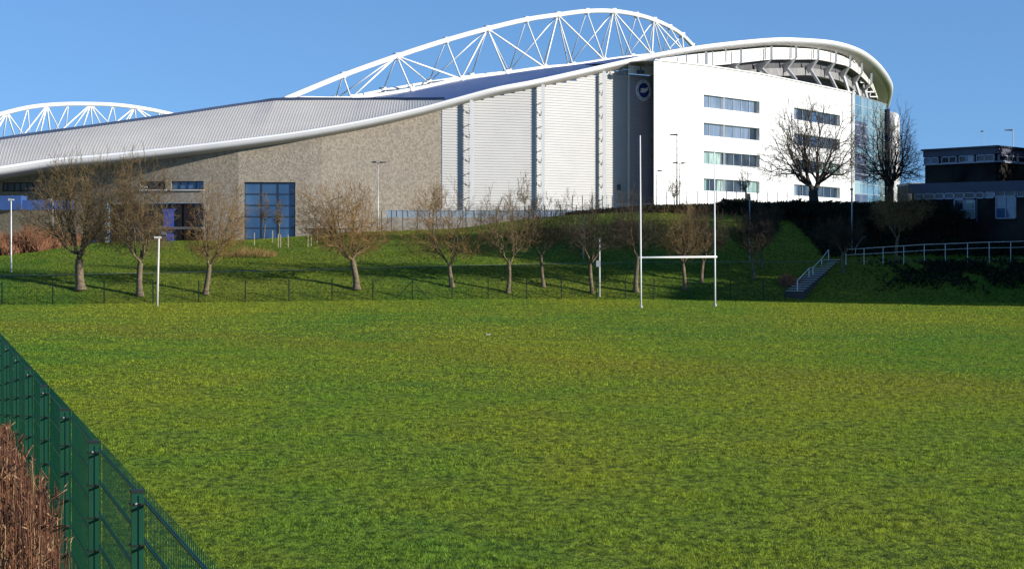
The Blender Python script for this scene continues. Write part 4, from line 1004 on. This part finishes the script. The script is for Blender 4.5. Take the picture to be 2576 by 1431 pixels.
lamp(1703, 524, 172, 342, [(1685, 1704, 339.5)], 'tall lamp post with one arm to the left in front of the white block', 'black_post', .07)
lamp(1709, 524, 180, 412, [(1692, 1704, 410), (1714, 1725, 411)], 'shorter double headed lamp post right behind the tall one at the white block', 'black_post', .045)
lamp(1652, 524, 180, 429, [(1655, 1666, 430)], 'low lamp post at the left corner of the white block', 'black_post', .045)
lamp(28, 684, bankY(28, 684), 506, [(22, 34, 503)], 'white lamp post at the far left of the bank', 'white_plastic', .06, headmat='galv')
lamp(133, 640, 158, 505, [(121, 130, 502)], 'lamp post half hidden in the largest left tree', 'galv', .05, headmat='galv')
lamp(359, 620, 170, 470, [(351, 357, 470), (362, 370, 471)], 'double headed lamp post behind the tall narrow tree', 'galv', .05, headmat='galv')
lamp(2143, 640, bankY(2143, 640), 478, [(2138, 2145, 477)], 'pale lamp post behind the handrail at the right', 'galv', .06)
lamp(2548, 470, 200, 328, [(2528, 2546, 328)], 'lamp post with one arm rising behind the brick building', 'galv', .07, zb=3.5)
lamp(2474, 470, 230, 334, [(2467, 2473, 331)], 'thin lamp post seen above the roof of the brick building', 'galv', .06, zb=3.5)
lamp(1467, 652, bankY(1467, 652), 545, [(1463, 1469, 544)], 'short pale lamp post among the dark trees by the path', 'galv', .05)
lamp(1886, 655, bankY(1886, 655), 500, [(1881, 1888, 499)], 'pale lamp post on the path right of the rugby posts', 'galv', .05)
# floodlight / camera post at the field edge, and pole with a box
Yp = 118.6
root = empty('camera_post', (X_(395, Yp), Yp, -.05), 'thick white post with a dark camera on its arm at the left field edge', 'camera post')
mb = MB(); mb.tube([(X_(395, Yp), Yp, -.1), (X_(399.5, Yp), Yp, Z_(600, Yp))], [.078, .062], 10); mb.build('pole', M['concrete_pale'], root, smooth=True)
mb = MB(); mb.bar(P(388, 597, Yp), P(406, 597, Yp), .09); mb.build('arm', M['white_plastic'], root)
mb = MB(); mb.tube([P(407, 588, Yp), P(419, 590, Yp)], [.17, .11], 10); mb.bar(P(405, 597, Yp), P(409, 590, Yp), .05); mb.build('camera_head', M['black_post'], root)
Yp = bankY(1508, 747)
root = empty('sign_post', (X_(1508, Yp), Yp, gz(X_(1508, Yp), Yp)), 'thin pale pole with a small grey box halfway up, in front of the dark trees', 'pole')
mb = MB(); mb.tube([(X_(1508.5, Yp), Yp, gz(X_(1508, Yp), Yp) - .1), (X_(1508, Yp), Yp, Z_(598, Yp))], [.055, .05], 10); mb.box(P(1508, 599, Yp), (.22, .12, .06)); mb.build('pole', M['galv'], root, smooth=False)
mb = MB(); mb.box(P(1505, 663, Yp) + (0, -.1, 0), (.3, .12, .42)); mb.build('box', M['grey_steel'], root)

# ------------------------------------------------------------ lower fence along the field edge
lf = empty('field_fence', (-5, 131, 0), 'low dark green mesh fence running along the far edge of the field', 'fence')
def fline(X): return float(edgeY(X)) + .15, float(edgeZ(X))
FPX = [5, 133, 262, 385, 500, 617, 727, 835, 938, 1037, 1137, 1228, 1325, 1412, 1500, 1573, 1645, 1735, 1837, 1920, 1975]
fp = []
for px in FPX:
    x = X_(px, 125)
    for _ in range(6): x = X_(px, fline(x)[0])
    y, z = fline(x); fp.append(np.array((x, y, z))); mb = MB(); mb.bar((x, y, z - .05), (x, y, z + 1.48), .07)
    if px in (1037,):
        for s_ in (-1, 1): mb.bar((x, y, z + 1.3), (x + s_ * 1.15, y, z + .02), .05)
    mb.build('fence_post', M['dark_green'], lf)
mb = MB()
for a_, b_ in zip(fp[:-1], fp[1:]):
    for h in (.04, .4, .78, 1.14, 1.42): mb.bar(a_ + (0, 0, h), b_ + (0, 0, h), .012)
    n_ = int(np.linalg.norm(b_ - a_) / .11)
    for k in range(1, n_): p = a_ + (b_ - a_) * k / n_; mb.bar(p + (0, 0, .04), p + (0, 0, 1.42), .007)
mb.build('mesh_panel', M['dark_green'], lf)

# upper fence on the crest
uf = empty('upper_fence', (0, 168, 5), 'grey steel mesh fence along the crest of the bank in front of the metal wall', 'fence')
PX = [960, 985, 1013, 1050, 1090, 1130, 1172, 1210, 1250, 1290, 1330, 1370, 1410, 1450, 1490, 1530, 1570, 1610, 1645]
pr = None; ms = MB()
for px in PX:
    Y = 168.; x = X_(px, Y); z = float(crestZ(x)) - .3; zt_ = Z_(np.interp(px, [960, 1200, 1645], [530, 520, 512]), Y)
    mb = MB(); mb.bar((x, Y, z), (x, Y, zt_), .07); mb.build('fence_post', M['black_post'], uf)
    if pr is not None:
        for t_ in (.1, .4, .7, .98):
            ms.bar((pr[0], Y, pr[1] + (pr[2] - pr[1]) * t_), (x, Y, z + (zt_ - z) * t_), .02)
        n_ = int((x - pr[0]) / .1)
        for k in range(1, n_):
            u = k / n_; xx = pr[0] + (x - pr[0]) * u; ms.bar((xx, Y, pr[1] + (z - pr[1]) * u), (xx, Y, pr[2] + (zt_ - pr[2]) * u), .008)
    pr = (x, z, zt_)
ms.build('mesh_panel', M['grey_steel'], uf)
# row of tall thin posts before the white block
tf = empty('tall_fence', (14, 190, 6), 'fence of tall thin dark posts in front of the white office block', 'fence')
tp_ = []
for px in [1440, 1465, 1490, 1515, 1540, 1565] + [1677, 1704, 1728, 1754, 1779, 1802, 1828, 1852, 1878, 1905, 1930, 1955, 1980, 2010, 2036]:
    Y = 190.; x = X_(px, Y); zt_ = Z_(482 if px > 1600 else 492, Y); tp_.append((px, x, zt_))
    mb = MB(); mb.bar((x, Y, float(crestZ(x)) - .3), (x, Y, zt_), .075); mb.build('fence_post', M['black_post'], tf)
mb = MB()
for (pa_, xa, za), (pb_, xb, zb) in zip(tp_[:-1], tp_[1:]):
    if pb_ - pa_ > 60: continue
    for h in (.05, 1.2, 2.4): mb.bar((xa, 190, za - h), (xb, 190, zb - h), .012)
mb.build('wire', M['black_post'], tf)
# low wall / kerb bits at base of the metal wall
mb = MB(); Y = 226; mb.box2((X_(965, Y), Y, 3), (X_(1645, Y), Y + .4, Z_(547, Y)))
bw = tag(mb.build('boundary_wall', M['rubble'], None), 'low beige wall at the foot of the ribbed metal stadium wall', 'wall')
gb = empty('glazed_screen', (X_(1300, 226.2), 226.2, Z_(547, 226)), 'pale blue glazed screen standing on the low beige wall', 'screen')
mb = MB(); mb.box2((X_(972, Y), Y + .15, Z_(546.8, Y)), (X_(1640, Y), Y + .19, Z_(530, Y))); mb.build('pane', M['screen'], gb)
mb = MB(); mb.box2((X_(972, Y), Y + .1, Z_(530, Y)), (X_(1640, Y), Y + .24, Z_(528.6, Y)))
for px in np.arange(972, 1641, 27.8): mb.box2((X_(px, Y) - .04, Y + .1, Z_(546.8, Y)), (X_(px, Y) + .04, Y + .145, Z_(530, Y)))
mb.build('frame', M['grey_steel'], gb)

# handrail on the right path
hr = empty('handrail', tuple(P(2300, 650, 150)), 'white tubular handrail running along the path below the brick building', 'handrail')
pr = None; rail = MB()
for px, pt, pb_ in ((2128, 627.5, 655), (2173.5, 625, 653), (2221.6, 621.5, 651.5), (2273.5, 618.5, 648), (2325, 615, 645), (2378, 613.5, 642), (2434, 611, 639.5), (2488.5, 609, 638), (2542.5, 608, 638), (2600, 606, 636)):
    Y = 139.5; x = X_(px, Y); z = Z_(pb_, Y); zt_ = Z_(pt, Y)
    mb = MB(); mb.tube([(x, Y, min(z, gz(x, Y))), (x, Y, zt_)], .028, 8); mb.build('rail_post', M['white_plastic'], hr)
    if pr is not None:
        rail.tube([pr[1], (x, Y, zt_)], .022, 8); rail.tube([pr[2], (x, Y, (z + zt_) / 2)], .016, 8)
    pr = (x, (x, Y, zt_), (x, Y, (z + zt_) / 2))
rail.build('rail', M['white_plastic'], hr)
# concrete steps with their own rail
stp = empty('steps', tuple(P(2000, 737, 133.4)), 'flight of concrete steps climbing diagonally up the shaded bank', 'steps')
mb = MB(); n_ = 15
A0, A1 = np.array((X_(1977, 133.6), 133.6, Z_(738, 133.6))), np.array((X_(2022, 133.2), 133.2, Z_(738, 133.2)))
B0, B1 = np.array((X_(2078, 141.5), 141.5, Z_(655, 141.5))), np.array((X_(2119, 141.), 141., Z_(655, 141.)))
for k in range(n_):
    u0, u1 = k / n_, (k + 1) / n_; a0 = A0 + (B0 - A0) * u0; a1 = A1 + (B1 - A1) * u0; b0 = A0 + (B0 - A0) * u1; b1 = A1 + (B1 - A1) * u1
    zt_ = A0[2] + (B0[2] - A0[2]) * (u1) + .06
    mb.prism([(a0[0], a0[1], zt_ - .9), (a1[0], a1[1], zt_ - .9), (b1[0], b1[1], zt_ - .9), (b0[0], b0[1], zt_ - .9)], (0, 0, .9))
mb.build('treads', M['step'], stp)
mb = MB()
for k in range(n_):
    u0 = k / n_; a0 = A0 + (B0 - A0) * u0; a1 = A1 + (B1 - A1) * u0; zt_ = A0[2] + (B0[2] - A0[2]) * ((k + 1) / n_) + .06
    mb.bar((a0[0], a0[1] - .03, zt_ - .02), (a1[0], a1[1] - .03, zt_ - .02), .05, .05)
mb.build('step_nosing', M['galv'], stp)
sr = empty('handrail', tuple(P(2006, 737, 133.8)), 'sloping white handrail beside the concrete steps', 'handrail')
pts = [(2006, 737, 706, 133.4), (2035, 701, 675, 137), (2045, 699, 673, 137.6), (2067, 679, 651, 139.5), (2084.5, 654, 628.5, 141.3)]
rail = MB(); pv = None
for px, pb_, pt, Y in pts:
    a_, b_ = P(px, pb_, Y), P(px, pt, Y); mb = MB(); mb.tube([a_ - (0, 0, .15), b_], .035, 8); mb.build('rail_post', M['white_plastic'], sr)
    if pv is not None: rail.tube([pv, b_], .03, 8)
    pv = b_
rail.build('rail', M['white_plastic'], sr)
ur = empty('handrail', tuple(P(2200, 620, 146)), 'faint thin handrail climbing the dark bank left of the brick building', 'handrail')
rail = MB(); pv = None
for px, pb_, pt, Y in ((2152, 640, 624, 143), (2168, 622, 600, 146), (2214, 606, 572, 149), (2268, 594, 560, 151), (2330, 560, 538, 153)):
    a_, b_ = P(px, pb_, Y), P(px, pt, Y); mb = MB(); mb.tube([a_, b_], .03, 8); mb.build('rail_post', M['galv'], ur)
    if pv is not None: rail.tube([pv, b_], .025, 8)
    pv = b_
rail.build('rail', M['galv'], ur)
# bicycle shelter near stone wall
bs = empty('shelter', tuple(P(812, 600, 178)), 'small dark flat roofed shelter behind the rounded tree', 'shelter')
Y = 178; mb = MB(); mb.box2((X_(777, Y), Y - 1, Z_(577.5, Y)), (X_(900, Y), Y + 1, Z_(574.5, Y))); mb.build('roof', M['black_post'], bs)
mb = MB(); mb.box2((X_(789, Y), Y - .4, Z_(583, Y)), (X_(806, Y), Y + .4, Z_(577.8, Y))); mb.build('sign_box', M['black_post'], bs)
for px in (788, 815, 842, 870, 897):
    x = X_(px, Y); mb = MB(); mb.bar((x, Y, float(crestZ(x)) - .3), (x, Y, Z_(577.5, Y)), .12); mb.build('post', M['black_post'], bs)
# timber stakes
for i, (px, py, pt) in enumerate(((686, 612, 598), (700, 622, 604), (706, 623, 601), (725, 624, 600), (775, 622, 600), (783, 620, 603), (798, 612, 599), (829, 620, 602), (842, 617, 600), (640, 618, 606))):
    Y = bankY(px, py) if py > 606 else 163; Y = min(Y, 163); x = X_(px, Y); z = gz(x, Y); mb = MB(); mb.bar((x, Y, z - .05), (x, Y, z + 1.0), .05)
    tag(mb.build('stake', M['stake'], None), 'short pale timber stake in the grass below the big glazed window', 'stake', 'timber stakes in the upper grass')
# litter speck on the field
mb = MB(); c = P(1228, 843, (HC - .03) * F / (843 - HY)); mb.prism([c + (-.09, -.03, 0), c + (.08, -.05, .02), c + (.1, .05, .05), c + (-.05, .06, .03)], (0, 0, .02)); tag(mb.build('litter', M['concrete_pale'], None), 'tiny white scrap lying in the middle of the field', 'litter')

# ------------------------------------------------------------ near green mesh fence
nf = empty('mesh_fence', (-1.78, 9.49, 0), 'tall dark green welded mesh fence running away along the left foreground', 'fence')
th = math.atan(FT)
def fpt(n_): y = 9.49 + 2.39 * n_; return np.array((1.115 - FT * y, y, float(ground_z(1.115 - FT * y, y))))
ca, sa = math.cos(th), math.sin(th); fd = np.array((-sa, ca, 0)); fnrm = np.array((-ca, -sa, 0))     # normal towards camera side (left)
pane = MB(); clip = MB()
tops = {}
for n_ in range(-3, 26):
    p = fpt(n_); zt_ = 2.45; tops[n_] = zt_
    mb = MB(); c = p + fnrm * .05
    mb.box((c[0], c[1], (p[2] - .1 + zt_) / 2), (.06, .045, zt_ - p[2] + .1), th)
    ps = mb.build('fence_post', M['green_fence'], nf)
    mb = MB(); mb.box((c[0], c[1], zt_ + .008), (.066, .051, .016), th); mb.build('post_cap', M['dark_green'], ps)
    mb = MB()
    for k in range(12):
        z = zt_ - .055 - k * .2
        if z > 1.0 and -1 < n_ < 9: mb = MB(); mb.box((c[0] + fnrm[0] * .004, c[1] + fnrm[1] * .004, z), (.068, .054, .010), th); mb.build('clip', M['dark_green'], ps)
    mb = MB(); cc = c + np.array((.0, -.03, 0)); mb.tube([(cc[0], cc[1] + .012, zt_ - .05), (cc[0], cc[1] - .006, zt_ - .05)], .005, 8); mb.build('bolt', M['galv'], ps)
for n_ in range(-3, 25):
    a_, b_ = fpt(n_), fpt(n_ + 1); z0_, z1_ = tops[n_] - .015, tops[n_ + 1] - .015
    q0_, q1_ = max(a_[2], 0) + .05, max(b_[2], 0) + .05
    nw = 42
    mb = MB()
    for k in range(1, nw):
        u = k / nw; x, y = (a_ + (b_ - a_) * u)[:2]; mb.bar((x, y, q0_ + (q1_ - q0_) * u), (x, y, z0_ + (z1_ - z0_) * u + .02), .0038)
    for k in range(12):
        for o_ in (.006, -.006):
            A_ = np.array((a_[0], a_[1], z0_ - .04 - k * .2)) + fnrm * o_; B_ = np.array((b_[0], b_[1], z1_ - .04 - k * .2)) + fnrm * o_; mb.bar(A_, B_, .008)
    mb.build('mesh_panel', M['green_fence'], nf)

# dead weeds in front of the fence, bottom left
rw = np.random.default_rng(11); n_ = 15000
y = rw.uniform(6.6, 15, n_); K = rw.uniform(-1.6, .62, n_) ; x = K - FT * y
pxw = 1288 + x / y * F
lim = np.interp(pxw, [-400, 0, 30, 60, 95, 115, 135, 160], [950, 1066, 1135, 1185, 1200, 1240, 1340, 1540])
ztop = HC + (HY - lim) / F * y - rw.exponential(.14, n_); z0_ = ground_z(x, y)
ok = (pxw < 145) & (ztop > z0_ + .2); x, y, z0_, ztop = x[ok], y[ok], z0_[ok], ztop[ok]; n_ = len(x)
p0 = np.stack([x, y, z0_], 1); p1 = np.stack([x + rw.normal(0, .035, n_), y + rw.normal(0, .06, n_), ztop], 1)
V1, f1 = prisms(p0, p1, np.full(n_, .0026), np.full(n_, .0014), 3)
ks = 16; u = rw.uniform(.35, 1, (n_, ks)); b0 = (p0[:, None] + (p1 - p0)[:, None] * u[..., None]).reshape(-1, 3)
big_ = np.repeat(rw.uniform(0, 1, n_) < .3, ks); dd = rw.normal(0, .014, (n_ * ks, 3)) * np.where(big_, 1.9, 1)[:, None]; dd[:, 2] = np.abs(dd[:, 2]) + .010; V2, f2 = prisms(b0, b0 + dd, np.where(big_, .0046, .0026), np.where(big_, .0026, .0014), 3)
tag(tri_mesh('dead_weeds', np.concatenate([V1, V2]), 4, M['weed'], None, (-2.5, 9, 1), faces=np.concatenate([f1, f2 + len(V1)])), 'reddish brown dead weeds and grass stems in front of the green fence at bottom left', 'weeds', None, 'stuff')
